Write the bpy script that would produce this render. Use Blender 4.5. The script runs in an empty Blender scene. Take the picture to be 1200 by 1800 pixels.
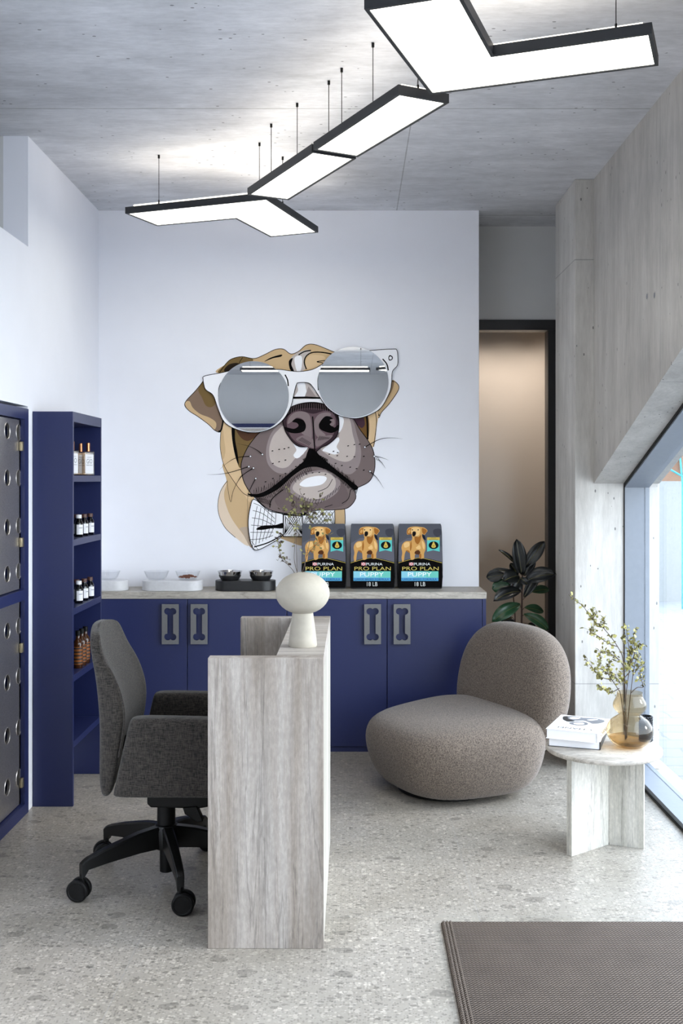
import bpy, bmesh, math, random
from math import sin, cos, pi, radians, sqrt, atan2
from mathutils import Vector, Matrix
C = bpy.context.scene.collection
F = 1850.0; VX, VY, HC = 620.0, 842.0, 1.6
def P(u, v, y):
    s = F / y
    return Vector(((u - VX) / s, y, HC - (v - VY) / s))
# ------------------------------------------------------------------ materials
class NT:
    def __init__(s, name):
        s.m = bpy.data.materials.new(name); s.m.use_nodes = True
        s.t = s.m.node_tree; s.n = s.t.nodes; s.l = s.t.links
        s.b = s.n['Principled BSDF']; s.out = s.n['Material Output']
    def node(s, typ, **kw):
        n = s.n.new(typ)
        for k, v in kw.items():
            if k.startswith('i_'):
                key = k[2:]
                key = int(key) if key.isdigit() else key
                s.set(n, key, v)
            else: setattr(n, k, v)
        return n
    def set(s, n, key, v):
        if isinstance(v, bpy.types.NodeSocket): s.l.new(v, n.inputs[key])
        else: n.inputs[key].default_value = v
    def coords(s, scale=(1, 1, 1), src='Object'):
        tc = s.node('ShaderNodeTexCoord'); mp = s.node('ShaderNodeMapping')
        s.l.new(tc.outputs[src], mp.inputs[0]); mp.inputs['Scale'].default_value = scale
        return mp.outputs[0]
    def noise(s, vec, scale, detail=6, rough=.6, dist=0):
        n = s.node('ShaderNodeTexNoise'); s.l.new(vec, n.inputs['Vector'])
        n.inputs['Scale'].default_value = scale; n.inputs['Detail'].default_value = detail
        n.inputs['Roughness'].default_value = rough; n.inputs['Distortion'].default_value = dist
        return n.outputs['Fac']
    def ramp(s, fac, stops):
        r = s.node('ShaderNodeValToRGB'); s.l.new(fac, r.inputs[0]); e = r.color_ramp.elements
        while len(e) < len(stops): e.new(.5)
        for k, (p, c) in enumerate(stops):
            e[k].position = p; e[k].color = (*c, 1) if len(c) == 3 else c
        return r.outputs[0]
    def mix(s, a, b, fac=.5, mode='MIX'):
        n = s.node('ShaderNodeMix', data_type='RGBA', blend_type=mode)
        s.set(n, 0, fac)
        for i, v in ((6, a), (7, b)):
            if not isinstance(v, bpy.types.NodeSocket) and len(v) == 3: v = (*v, 1)
            s.set(n, i, v)
        return n.outputs[2]
    def math(s, op, a, b=0.0, c=None):
        n = s.node('ShaderNodeMath', operation=op); s.set(n, 0, a); s.set(n, 1, b)
        if c is not None: s.set(n, 2, c)
        return n.outputs[0]
    def bump(s, h, strength=.2, dist=.01):
        n = s.node('ShaderNodeBump'); s.l.new(h, n.inputs['Height'])
        n.inputs['Strength'].default_value = strength; n.inputs['Distance'].default_value = dist
        s.l.new(n.outputs[0], s.b.inputs['Normal'])
    def fin(s, color=None, rough=.5, metal=0, **kw):
        if color is not None:
            if not isinstance(color, bpy.types.NodeSocket) and len(color) == 3: color = (*color, 1)
            s.set(s.b, 'Base Color', color)
        s.set(s.b, 'Roughness', rough); s.set(s.b, 'Metallic', metal)
        for k, v in kw.items(): s.set(s.b, k.replace('_', ' '), v)
        return s.m
def g3(v): return (v, v, v)
def lin(r, g, b):
    f = lambda c: (c / 255 / 12.92) if c / 255 <= .04045 else ((c / 255 + .055) / 1.055) ** 2.4
    return (f(r), f(g), f(b))
def plain(name, col, rough=.5, metal=0, var=.06, scale=30, **kw):
    t = NT(name); v = t.coords()
    n = t.noise(v, scale, 4)
    c = t.ramp(n, [(.3, tuple(x * (1 - var) for x in col)), (.7, tuple(min(1, x * (1 + var)) for x in col))])
    return t.fin(c, rough, metal, **kw)
def concrete(name, stretch, lo, hi, seams=(), rough=.75):
    t = NT(name); v0 = t.coords(); v = t.coords(stretch)
    st = t.noise(v, 9, 8, .65, .3); bl = t.noise(v0, 1.3, 5, .6, .4); fine = t.noise(v, 60, 5, .7)
    c = t.ramp(st, [(.28, lo), (.72, hi)])
    c = t.mix(c, t.ramp(bl, [(.3, g3(.72)), (.7, g3(1.1))]), .8, 'MULTIPLY')
    c = t.mix(c, t.ramp(fine, [(.3, g3(.8)), (.65, g3(1.08))]), .6, 'MULTIPLY')
    vo = t.node('ShaderNodeTexVoronoi', feature='F1'); t.l.new(t.coords(tuple(x * .6 + .4 for x in stretch)), vo.inputs['Vector'])
    vo.inputs['Scale'].default_value = 26
    pr = t.math('LESS_THAN', vo.outputs['Distance'], .11)
    sel = t.math('GREATER_THAN', t.noise(v0, 5, 2), .53)
    pore = t.math('MULTIPLY', pr, sel)
    c = t.mix(c, g3(.07), t.math('MULTIPLY', pore, .75))
    h = t.math('SUBTRACT', fine, t.math('MULTIPLY', pore, 1.5))
    sx = t.node('ShaderNodeSeparateXYZ'); t.l.new(v0, sx.inputs[0])
    for ax, pos, w in seams:
        d = t.math('ABSOLUTE', t.math('SUBTRACT', sx.outputs['XYZ'.index(ax)], pos))
        wob = t.math('MULTIPLY_ADD', t.noise(v0, 14, 3), w * 1.6, w * .2)
        mk = t.math('LESS_THAN', d, wob)
        c = t.mix(c, g3(.16), t.math('MULTIPLY', mk, .5))
    t.bump(h, .25, .004)
    return t.fin(c, rough)
def travertine(name, stretch, lo, mid, hi, rough=.45):
    t = NT(name); v = t.coords(stretch)
    a = t.noise(v, 7, 8, .62, .5); b = t.noise(v, 28, 6, .7, .2); f = t.noise(t.coords(tuple(x * .5 + .3 for x in stretch)), 120, 3, .6)
    c = t.ramp(a, [(.3, lo), (.47, mid), (.62, hi), (.75, mid)])
    c = t.mix(c, t.ramp(b, [(.32, g3(.62)), (.5, g3(1)), (.8, g3(1.1))]), .7, 'MULTIPLY')
    c = t.mix(c, t.ramp(f, [(.4, g3(.86)), (.62, g3(1.12))]), .6, 'MULTIPLY')
    big = t.noise(t.coords(tuple(x * .7 for x in stretch)), 1.6, 4)
    c = t.mix(c, t.ramp(big, [(.35, g3(.86)), (.65, g3(1.06))]), .8, 'MULTIPLY')
    vn = t.math('ABSOLUTE', t.math('SUBTRACT', t.noise(v, 11, 9, .6, .6), .5))
    c = t.mix(c, t.ramp(vn, [(.0, g3(.55)), (.018, g3(1))]), .75, 'MULTIPLY')
    vm = t.math('ABSOLUTE', t.math('SUBTRACT', t.noise(t.coords(tuple(x * 1.7 + .02 for x in stretch)), 23, 7, .65, .3), .52))
    c = t.mix(c, t.ramp(vm, [(.0, g3(1.3)), (.02, g3(1))]), .6, 'MULTIPLY')
    t.bump(b, .1, .003)
    return t.fin(c, rough)
def terrazzo():
    t = NT('terrazzo floor'); v = t.coords()
    base = t.ramp(t.noise(v, 2.2, 6, .6, .5), [(.3, lin(146, 139, 128)), (.7, lin(168, 161, 151))])
    base = t.mix(base, t.ramp(t.noise(v, 90, 5, .75), [(.3, g3(.8)), (.7, g3(1.12))]), .7, 'MULTIPLY')
    for sc, thr, rad, dark, st, seed in ((120, .62, .45, .68, (1, .8, 1), 0), (95, .62, .42, 1.4, (.7, 1, 1), 3), (44, .78, .38, .62, (.8, 1.1, 1), 7), (34, .80, .36, 1.3, (1.1, .7, 1), 11), (12, .88, .34, .66, (.8, 1.2, 1), 17), (8, .86, .28, 1.12, (1, .7, 1), 23)):
        mp = t.node('ShaderNodeMapping'); t.l.new(v, mp.inputs[0]); mp.inputs['Scale'].default_value = st; mp.inputs['Location'].default_value = (seed, seed * .7, 0)
        wn = t.node('ShaderNodeTexNoise'); t.l.new(mp.outputs[0], wn.inputs['Vector']); wn.inputs['Scale'].default_value = sc * 1.3; wn.inputs['Detail'].default_value = 2
        vm = t.node('ShaderNodeVectorMath', operation='MULTIPLY_ADD'); t.l.new(wn.outputs['Color'], vm.inputs[0]); vm.inputs[1].default_value = g3(.55 / sc); t.l.new(mp.outputs[0], vm.inputs[2])
        vo = t.node('ShaderNodeTexVoronoi', feature='F1'); t.l.new(vm.outputs[0], vo.inputs['Vector']); vo.inputs['Scale'].default_value = sc
        vo.inputs['Randomness'].default_value = 1
        rnd = t.node('ShaderNodeSeparateColor'); t.l.new(vo.outputs['Color'], rnd.inputs[0])
        mk = t.math('MULTIPLY', t.math('LESS_THAN', vo.outputs['Distance'], rad), t.math('GREATER_THAN', rnd.outputs[0], thr))
        base = t.mix(base, t.mix(base, g3(dark), 1.0, 'MULTIPLY'), t.math('MULTIPLY', mk, .85))
    sx = t.node('ShaderNodeSeparateXYZ'); t.l.new(v, sx.inputs[0])
    for ax, off in (('X', .14), ('Y', .35)):
        q = t.math('ABSOLUTE', t.math('SUBTRACT', t.math('FRACT', t.math('DIVIDE', t.math('ADD', sx.outputs['XYZ'.index(ax)], 30 + off), 1.2)), .5))
        mk = t.math('LESS_THAN', q, .0012)
        base = t.mix(base, g3(.3), t.math('MULTIPLY', mk, .35))
    r = t.ramp(t.noise(v, 12, 4), [(.3, g3(.28)), (.7, g3(.42))])
    return t.fin(base, r)
def fabric(name, lo, hi, sc=420, weave=False, bs=.5):
    t = NT(name); v = t.coords()
    if weave:
        a = t.noise(t.coords((1, 1, .14)), sc, 2, .6); b = t.noise(t.coords((.14, .14, 1)), sc, 2, .6)
        n = t.math('MULTIPLY', t.math('ADD', a, b), .5)
        n = t.math('MULTIPLY_ADD', t.math('SUBTRACT', n, .5), 1.7, .5)
    else: n = t.noise(v, sc, 3, .7)
    c = t.ramp(n, [(.3, lo), (.7, hi)])
    t.bump(n, bs, .002)
    return t.fin(c, .95, 0, Sheen_Weight=.15)
def emit(name, col, st):
    t = NT(name); return t.fin((0, 0, 0), .6, 0, Emission_Color=(*col, 1), Emission_Strength=st)
def glass(name, tint, refl=1.0, rough=.02, dens=1.0):
    t = NT(name); t.n.remove(t.b)
    tr = t.node('ShaderNodeBsdfTransparent', i_0=(*tint, 1)); gl = t.node('ShaderNodeBsdfGlossy'); gl.inputs['Roughness'].default_value = rough
    lw = t.node('ShaderNodeLayerWeight'); lw.inputs[0].default_value = .5
    fr = t.math('MULTIPLY_ADD', t.math('POWER', lw.outputs['Facing'], 4.5), .9, .04)
    mx = t.node('ShaderNodeMixShader'); t.l.new(t.math('MULTIPLY', fr, refl, None), mx.inputs[0])
    t.l.new(tr.outputs[0], mx.inputs[1]); t.l.new(gl.outputs[0], mx.inputs[2]); t.l.new(mx.outputs[0], t.out.inputs[0])
    return t.m
def rugmat():
    t = NT('woven rug'); v = t.coords()
    sx = t.node('ShaderNodeSeparateXYZ'); t.l.new(v, sx.inputs[0])
    K = 2 * pi / .0125
    row = t.math('FLOOR', t.math('MULTIPLY', sx.outputs[1], 1 / .00625))
    off = t.math('MULTIPLY', t.math('MODULO', t.math('ADD', row, 2000), 2), pi)
    a = t.math('SINE', t.math('ADD', t.math('MULTIPLY', sx.outputs[0], K), off))
    b = t.math('ABSOLUTE', t.math('SINE', t.math('MULTIPLY', sx.outputs[1], K / 2 * 1)))
    h = t.math('MULTIPLY', t.math('MULTIPLY_ADD', a, .5, .5), b)
    c = t.ramp(h, [(.0, lin(40, 32, 27)), (.35, lin(98, 85, 75)), (1, lin(152, 136, 122))])
    c = t.mix(c, t.ramp(t.noise(v, 7, 5), [(.3, g3(.85)), (.7, g3(1.1))]), .8, 'MULTIPLY')
    c = t.mix(c, t.ramp(t.noise(v, 500, 2), [(.3, g3(.8)), (.7, g3(1.15))]), .7, 'MULTIPLY')
    t.bump(h, .9, .004)
    return t.fin(c, .95)
M = {}
M['ceil'] = concrete('board marked concrete ceiling', (.3, 1, 1), lin(200, 201, 206), lin(229, 230, 235), (('Y', 4.70, .004), ('X', .27, .003), ('Y', 6.6, .006), ('Y', 2.2, .004)))
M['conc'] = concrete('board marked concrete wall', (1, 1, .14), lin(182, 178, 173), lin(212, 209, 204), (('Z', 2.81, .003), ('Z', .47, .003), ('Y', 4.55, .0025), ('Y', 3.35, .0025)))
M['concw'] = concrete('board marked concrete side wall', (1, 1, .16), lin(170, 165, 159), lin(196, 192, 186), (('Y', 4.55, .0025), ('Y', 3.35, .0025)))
M['white'] = plain('white plaster', lin(240, 241, 248), .8, var=.015, scale=3)
M['plaster2'] = plain('pale grey plaster', lin(214, 214, 214), .8, var=.02, scale=3)
M['floor'] = terrazzo()
M['trav'] = travertine('grey travertine vertical vein', (1, 1, .05), lin(120, 110, 99), lin(150, 140, 131), lin(170, 163, 157))
M['travtop'] = travertine('travertine cross vein', (.06, 1, 1), lin(146, 136, 127), lin(176, 168, 160), lin(192, 186, 180))
M['worktop'] = travertine('travertine worktop', (.12, 1, 1), lin(144, 137, 127), lin(170, 163, 153), lin(184, 178, 169))
M['tabstone'] = travertine('pale travertine', (1, 1, .06), lin(150, 146, 136), lin(182, 178, 168), lin(198, 194, 186))
M['tabtop'] = travertine('pale travertine top', (.2, 1, 1), lin(154, 146, 135), lin(180, 172, 162), lin(194, 187, 178))
M['blue'] = plain('navy lacquer', (.014, .021, .088), .42, var=.05, scale=200)
M['bluein'] = plain('navy carcass', (.012, .017, .072), .5, var=.05, scale=200)
M['handle'] = plain('brushed grey metal', lin(112, 112, 113), .5, .2, var=.04, scale=80)
M['black'] = plain('black plastic', (.004, .004, .004), .45, Specular_IOR_Level=.22)
M['blackm'] = plain('black metal', (.005, .005, .005), .32, 0, Specular_IOR_Level=.3)
M['lampframe'] = plain('black powder coat', (.02, .021, .024), .5)
M['alu'] = plain('grey aluminium frame', lin(126, 132, 141), .5, .0, var=.03)
M['gap'] = plain('black gasket', (.01, .01, .01), .7)
M['doorleaf'] = plain('satin beige door', lin(176, 164, 152), .3, var=.03, scale=4, Specular_IOR_Level=.8)
M['beige'] = plain('beige plaster', lin(184, 173, 161), .85, var=.02, scale=4)
M['doorglass'] = glass('door glass', (.93, .92, .91), .9, .25)
M['doorfr'] = plain('black door frame', (.02, .021, .024), .4)
M['chairfab'] = fabric('charcoal woven wool', lin(12, 10, 9), lin(68, 62, 57), 330, True)
M['loungefab'] = fabric('taupe boucle', lin(50, 42, 36), lin(138, 124, 112), 170)
M['kennelm'] = NT('polished steel'); 
_t = M['kennelm']; _v = _t.coords(); M['kennelm'] = _t.fin(_t.ramp(_t.noise(_v, 260, 3), [(.3, (.38, .36, .35)), (.7, (.60, .57, .55))]), .36, .92)
M['hinge'] = plain('brass hinge', lin(170, 158, 130), .35, .8)
M['chrome'] = plain('chrome', (.75, .75, .76), .12, 1)
M['steel'] = plain('stainless steel', (.55, .55, .56), .12, 1)
M['mirror'] = plain('mirror', (.80, .82, .84), .01, 1, var=.002)
M['mirroredge'] = plain('mirror edge', (.7, .72, .74), .2, 1)
M['whitetray'] = plain('white composite', lin(208, 208, 211), .45)
M['blacktray'] = plain('black composite', (.012, .012, .013), .4)
M['clear'] = glass('clear bowl glass', (.975, .98, .985), .8)
M['pane'] = glass('window glass', (.97, .98, .98), .5, 0)
M['amber'] = glass('amber glass', (.86, .75, .57), 1.0)
M['perf'] = glass('perfume glass', (.85, .74, .62), 1.5)
M['dglass'] = glass('dark bottle glass', (.25, .26, .26), 1.5)
M['copper'] = plain('copper cap', lin(196, 130, 92), .25, .9)
M['capred'] = plain('dark brown cap', (.08, .03, .02), .4)
M['paper'] = plain('white paper', lin(236, 236, 240), .6, var=.01)
M['ink'] = plain('black ink', (.01, .01, .011), .5)
M['greyink'] = plain('grey ink', lin(120, 122, 128), .6)
M['amberb'] = plain('brown bottle', (.05, .016, .005), .15)
M['orange'] = plain('orange label', lin(140, 78, 22), .5)
M['ceramic'] = plain('stone ceramic', lin(170, 163, 150), .8, var=.09, scale=14)
M['leafdry'] = plain('olive leaves', lin(116, 113, 66), .6, var=.35, scale=60)
M['leafpale'] = plain('pale green leaves', lin(166, 160, 96), .6, var=.3, scale=60)
M['twig'] = plain('twig', lin(70, 56, 46), .7)
M['rubber1'] = plain('dark rubber leaf', (.004, .006, .007), .3)
M['rubber2'] = plain('green rubber leaf', (.02, .07, .03), .28, var=.3, scale=20)
M['rib'] = plain('leaf rib', lin(150, 140, 70), .5)
M['stem'] = plain('brown stem', lin(62, 40, 34), .6)
M['soil'] = plain('soil', (.02, .014, .01), .9)
M['kib'] = plain('kibble', lin(120, 66, 42), .8, var=.3, scale=80)
M['stud'] = plain('black studded ceramic', (.012, .013, .016), .2)
M['up'] = emit('uplight glow', (1, .92, .80), 1.7)
M['down'] = emit('downlight glow', (1, .985, .88), 2.6)
M['pave'] = NT('outdoor paving')
_t = M['pave']; _b = _t.node('ShaderNodeTexBrick'); _wn = _t.node('ShaderNodeTexNoise'); _v = _t.coords(); _t.l.new(_v, _wn.inputs['Vector']); _wn.inputs['Scale'].default_value = 9
_vm = _t.node('ShaderNodeVectorMath', operation='MULTIPLY_ADD'); _t.l.new(_wn.outputs['Color'], _vm.inputs[0]); _vm.inputs[1].default_value = g3(.05); _t.l.new(_v, _vm.inputs[2]); _t.l.new(_vm.outputs[0], _b.inputs[0])
_b.inputs['Scale'].default_value = 1.0; _b.inputs['Color1'].default_value = (.20, .207, .21, 1); _b.inputs['Color2'].default_value = (.225, .23, .235, 1); _b.inputs['Mortar'].default_value = (.15, .157, .165, 1)
_b.inputs['Mortar Size'].default_value = .008; _b.inputs['Brick Width'].default_value = .4; _b.inputs['Row Height'].default_value = .2
M['pave'] = _t.fin(_b.outputs[0], .8)
M['outwall'] = plain('pale render', lin(128, 131, 131), .8)
M['outbeige'] = plain('beige render', lin(126, 98, 78), .8)
M['outdark'] = plain('dark window', (.01, .012, .012), .3)
M['cyan'] = plain('cyan painted steel', lin(40, 130, 145), .5)
M['rug'] = rugmat()
PM = {}
def pm(rgb):
    if max(rgb) < 20: rgb = (6, 5, 6)
    k = tuple(rgb)
    if k not in PM: PM[k] = plain('ink %d %d %d' % k, lin(*k), .8, var=.01, Specular_IOR_Level=.08)
    return PM[k]
# ------------------------------------------------------------------ mesh builder
class MB:
    def __init__(s): s.v = []; s.f = []; s.mi = []; s.mats = []; s.M = Matrix.Identity(4)
    def mat(s, m):
        if m not in s.mats: s.mats.append(m)
        return s.mats.index(m)
    def add(s, vs, fs, m):
        b = len(s.v); i = s.mat(m)
        s.v += [tuple(s.M @ Vector(p)) for p in vs]
        for f in fs: s.f.append(tuple(b + k for k in f)); s.mi.append(i)
        return s
    def box(s, x0, x1, y0, y1, z0, z1, m):
        vs = [(x, y, z) for z in (z0, z1) for y in (y0, y1) for x in (x0, x1)]
        return s.add(vs, [(0, 2, 3, 1), (4, 5, 7, 6), (0, 1, 5, 4), (2, 6, 7, 3), (0, 4, 6, 2), (1, 3, 7, 5)], m)
    def prism(s, pts, a, b, axis, m, caps=True):
        def mk(p, t):
            return {'z': (p[0], p[1], t), 'y': (p[0], t, p[1]), 'x': (t, p[0], p[1])}[axis]
        n = len(pts); vs = [mk(p, a) for p in pts] + [mk(p, b) for p in pts]
        fs = [(i, (i + 1) % n, n + (i + 1) % n, n + i) for i in range(n)]
        if caps: fs += [tuple(range(n - 1, -1, -1)), tuple(range(n, 2 * n))]
        return s.add(vs, fs, m)
    def rings(s, rings, m, cap0=True, cap1=True, closed=True):
        n = len(rings[0]); vs = [p for r in rings for p in r]; fs = []
        for k in range(len(rings) - 1):
            for i in range(n if closed else n - 1):
                j = (i + 1) % n; fs.append((k * n + i, k * n + j, (k + 1) * n + j, (k + 1) * n + i))
        if cap0: fs.append(tuple(range(n - 1, -1, -1)))
        if cap1: fs.append(tuple((len(rings) - 1) * n + i for i in range(n)))
        return s.add(vs, fs, m)
    def lathe(s, prof, m, c=(0, 0, 0), n=40, cap0=True, cap1=True):
        return s.rings([[(c[0] + r * cos(2 * pi * i / n), c[1] + r * sin(2 * pi * i / n), c[2] + z) for i in range(n)] for r, z in prof], m, cap0, cap1)
    def tube(s, pts, r, m, n=8, r1=None):
        pts = [Vector(p) for p in pts]; rg = []; r1 = r if r1 is None else r1
        up = Vector((.13, .2, .97))
        for i, p in enumerate(pts):
            d = (pts[min(i + 1, len(pts) - 1)] - pts[max(i - 1, 0)]).normalized()
            a = d.cross(up)
            if a.length < .05: a = d.cross(Vector((1, 0, 0)))
            a.normalize(); b = d.cross(a); rr = r + (r1 - r) * i / max(1, len(pts) - 1)
            rg.append([tuple(p + (a * cos(2 * pi * k / n) + b * sin(2 * pi * k / n)) * rr) for k in range(n)])
        return s.rings(rg, m)
    def cyl(s, p, q, r, m, n=24): return s.tube([p, q], r, m, n)
    def build(s, name, parent=None, smooth=True, ang=35, bevel=0, sub=0, seg=2):
        me = bpy.data.meshes.new(name); me.from_pydata(s.v, [], s.f)
        for m in s.mats: me.materials.append(m)
        me.polygons.foreach_set('material_index', s.mi)
        bm = bmesh.new(); bm.from_mesh(me); 
        if not getattr(s, 'flat', False): bmesh.ops.recalc_face_normals(bm, faces=bm.faces)
        bm.to_mesh(me); bm.free()
        if smooth:
            me.shade_smooth()
            if not sub: me.set_sharp_from_angle(angle=radians(ang))
        o = bpy.data.objects.new(name, me); C.objects.link(o)
        if parent: o.parent = parent
        if bevel:
            b = o.modifiers.new('bevel', 'BEVEL'); b.width = bevel; b.segments = seg; b.limit_method = 'ANGLE'; b.angle_limit = radians(40)
        if sub:
            b = o.modifiers.new('sub', 'SUBSURF'); b.levels = sub; b.render_levels = sub
        return o
def tag(o, label, cat, group=None):
    o['label'] = label; o['category'] = cat
    if group: o['group'] = group
    return o
def thing(name, label, cat, loc=(0, 0, 0), rz=0, group=None):
    o = bpy.data.objects.new(name, None); C.objects.link(o); o.location = loc; o.rotation_euler = (0, 0, rz)
    o.empty_display_size = .1
    return tag(o, label, cat, group)
def dup(root, loc=None, rz=None, label=None):
    def cp(o, par):
        c = o.copy(); C.objects.link(c)
        if par: c.parent = par
        for ch in [x for x in ALLCH.get(o.name, [])]: 
            cc = cp(ch, c); ALLCH.setdefault(c.name, []).append(cc)
        return c
    ALLCH = {}
    for x in bpy.data.objects:
        if x.parent: ALLCH.setdefault(x.parent.name, []).append(x)
    c = cp(root, None)
    if loc is not None: c.location = loc
    if rz is not None: c.rotation_euler = (0, 0, rz)
    if label: c['label'] = label
    return c
def struct(mb, name, parent=None, **kw):
    o = mb.build(name, parent, **kw)
    if parent is None: o['kind'] = 'structure'
    return o
def smooth_closed(pts, k=5):
    n = len(pts); out = []
    for i in range(n):
        p0, p1, p2, p3 = pts[i - 1], pts[i], pts[(i + 1) % n], pts[(i + 2) % n]
        for j in range(k):
            t = j / k; out.append(tuple(.5 * (2 * p1[a] + (p2[a] - p0[a]) * t + (2 * p0[a] - 5 * p1[a] + 4 * p2[a] - p3[a]) * t * t + (3 * p1[a] - p0[a] - 3 * p2[a] + p3[a]) * t ** 3) for a in range(len(p1))))
    return out
def smooth_open(pts, k=5):
    q = [pts[0]] + list(pts) + [pts[-1]]; out = []
    for i in range(1, len(q) - 2):
        p0, p1, p2, p3 = q[i - 1:i + 3]
        for j in range(k):
            t = j / k; out.append(tuple(.5 * (2 * p1[a] + (p2[a] - p0[a]) * t + (2 * p0[a] - 5 * p1[a] + 4 * p2[a] - p3[a]) * t * t + (3 * p1[a] - p0[a] - 3 * p2[a] + p3[a]) * t ** 3) for a in range(len(p1))))
    out.append(tuple(pts[-1])); return out
def text_geo(body, sx, sy, cx, cy):
    """flat text fitted to width sx, height sy, centred at cx,cy -> verts 2d, faces"""
    cu = bpy.data.curves.new('t', 'FONT'); cu.body = body; cu.align_x = 'CENTER'; cu.resolution_u = 3
    o = bpy.data.objects.new('t', cu); C.objects.link(o)
    dg = bpy.context.evaluated_depsgraph_get(); dg.update()
    me = o.evaluated_get(dg).to_mesh()
    vs = [tuple(v.co)[:2] for v in me.vertices]; fs = [tuple(p.vertices) for p in me.polygons]
    o.evaluated_get(dg).to_mesh_clear(); bpy.data.objects.remove(o); bpy.data.curves.remove(cu)
    x0, x1 = min(v[0] for v in vs), max(v[0] for v in vs); y0, y1 = min(v[1] for v in vs), max(v[1] for v in vs)
    return [((v[0] - (x0 + x1) / 2) / (x1 - x0) * sx + cx, (v[1] - (y0 + y1) / 2) / (y1 - y0) * sy + cy) for v in vs], fs
class Art:
    """flat artwork on a vertical plane facing -Y: px coordinates mapped by fn -> (x,z)"""
    def __init__(s, fn, y, step=.0001): s.fn = fn; s.y = y; s.st = step; s.k = 0; s.wk = 1.0; s.mb = MB(); s.mb.flat = True
    def _add(s, pts, m, faces=None):
        s.k += 1; y = s.y - s.k * s.st
        vs = [(p[0], y, p[1]) for p in pts]
        if faces is None:
            a = sum(pts[i][0] * pts[(i + 1) % len(pts)][1] - pts[(i + 1) % len(pts)][0] * pts[i][1] for i in range(len(pts)))
            f = tuple(range(len(pts))) if a > 0 else tuple(range(len(pts) - 1, -1, -1)); faces = [f]
        s.mb.add(vs, faces, m)
    def poly(s, pts, rgb, smooth=True, k=5):
        q = smooth_closed(pts, k) if smooth else pts
        s._add([s.fn(p) for p in q], pm(rgb))
    def stroke(s, pts, w, rgb=(16, 14, 16), smooth=True, closed=False, taper=False, k=5):
        q = (smooth_closed(pts, k) if closed else smooth_open(pts, k)) if smooth else list(pts)
        if closed: q = q + [q[0]]
        q = [s.fn(p) for p in q]; n = len(q); L = []; R = []
        for i in range(n):
            a, b = q[max(i - 1, 0)], q[min(i + 1, n - 1)]
            dx, dz = b[0] - a[0], b[1] - a[1]; l = sqrt(dx * dx + dz * dz) or 1; ww = w * s.wk
            if taper: ww = w * (1.05 - i / (n - 1))
            L.append((q[i][0] - dz / l * ww, q[i][1] + dx / l * ww)); R.append((q[i][0] + dz / l * ww, q[i][1] - dx / l * ww))
        s._add(L + R, pm(rgb), [(i, n + i, n + i + 1, i + 1) for i in range(n - 1)])
    def text(s, body, x0, x1, y0, y1, rgb):
        a, b = s.fn((x0, y1)), s.fn((x1, y0))
        vs, fs = text_geo(body, b[0] - a[0], b[1] - a[1], (a[0] + b[0]) / 2, (a[1] + b[1]) / 2)
        s._add(vs, pm(rgb), fs)
# ------------------------------------------------------------------ room shell
XL = -1.565; YW = 6.48; ZC = 3.254; YB = -3.75; YD = 6.89
YP = F / 318.6; YPB = F / 290.8; YA = F / 364.6
struct(MB().box(-3.2, 1.75, YB - .1, 7.85, -.1, 0, M['floor']), 'floor')
struct(MB().box(-3.2, 1.69, YB - .1, 7.3, ZC, ZC + .12, M['ceil']), 'ceiling')
struct(MB().box(XL - .12, .776, YW, YW + .14, 0, ZC, M['white']), 'wall_back', bevel=.002)
w = MB()
w.box(XL - .12, XL, .8, 4.22, 0, 2.72, M['white'])
w.box(XL - .12, XL, 4.22, 5.068, 1.95, 2.72, M['white'])
w.box(XL - .12, XL, 5.068, YA, 0, 2.72, M['white'])
w.box(XL - .12, XL, YA, YW, 0, ZC, M['white'])
struct(w, 'wall_left')
w = MB(); w.box(-3.1, XL - .12, YA, YA + .12, 0, ZC, M['plaster2']); w.box(XL - .2, XL - .196, YA - .002, YA, 2.0, ZC, M['greyink'])
struct(w, 'wall_alcove')
struct(MB().box(-3.2, -3.1, YB, YA + .12, 0, ZC, M['white']), 'wall_outer')
struct(MB().box(-3.2, 1.69, YB - .1, YB, 0, ZC, M['plaster2']), 'wall_rear')
zt = lambda y: 1.575 + .354 * (YP - y)
ytop = YP - (3.05 - 1.575) / .354
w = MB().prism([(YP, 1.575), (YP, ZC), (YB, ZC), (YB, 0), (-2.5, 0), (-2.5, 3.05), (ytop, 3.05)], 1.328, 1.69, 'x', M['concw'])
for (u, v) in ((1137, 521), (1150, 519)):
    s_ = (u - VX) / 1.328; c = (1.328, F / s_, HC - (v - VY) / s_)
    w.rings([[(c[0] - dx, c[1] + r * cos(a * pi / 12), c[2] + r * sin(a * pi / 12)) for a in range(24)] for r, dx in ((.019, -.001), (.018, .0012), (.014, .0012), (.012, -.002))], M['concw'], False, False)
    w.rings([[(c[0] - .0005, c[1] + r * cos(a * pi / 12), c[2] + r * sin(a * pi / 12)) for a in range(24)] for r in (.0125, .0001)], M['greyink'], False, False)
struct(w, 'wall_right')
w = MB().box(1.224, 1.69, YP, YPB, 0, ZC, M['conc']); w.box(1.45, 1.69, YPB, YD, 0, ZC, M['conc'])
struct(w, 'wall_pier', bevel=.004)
w = MB(); w.box(XL - .12, .30, YD, YD + .12, 0, ZC, M['plaster2']); w.box(1.33, 1.69, YD, YD + .12, 0, ZC, M['plaster2']); w.box(.30, 1.33, YD, YD + .12, 2.64, ZC, M['plaster2'])
struct(w, 'wall_corridor')
struct(MB().box(XL - .12, XL, YW + .14, YD, 0, ZC, M['plaster2']), 'wall_corridor_end')
d = MB(); d.box(.31, .365, YD - .02, YD + .1, 0, 2.573, M['doorfr']); d.box(1.274, 1.33, YD - .02, YD + .1, 0, 2.573, M['doorfr']); d.box(.31, 1.33, YD - .02, YD + .1, 2.573, 2.64, M['doorfr'])
dr = struct(d, 'door_1', bevel=.002)
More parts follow.
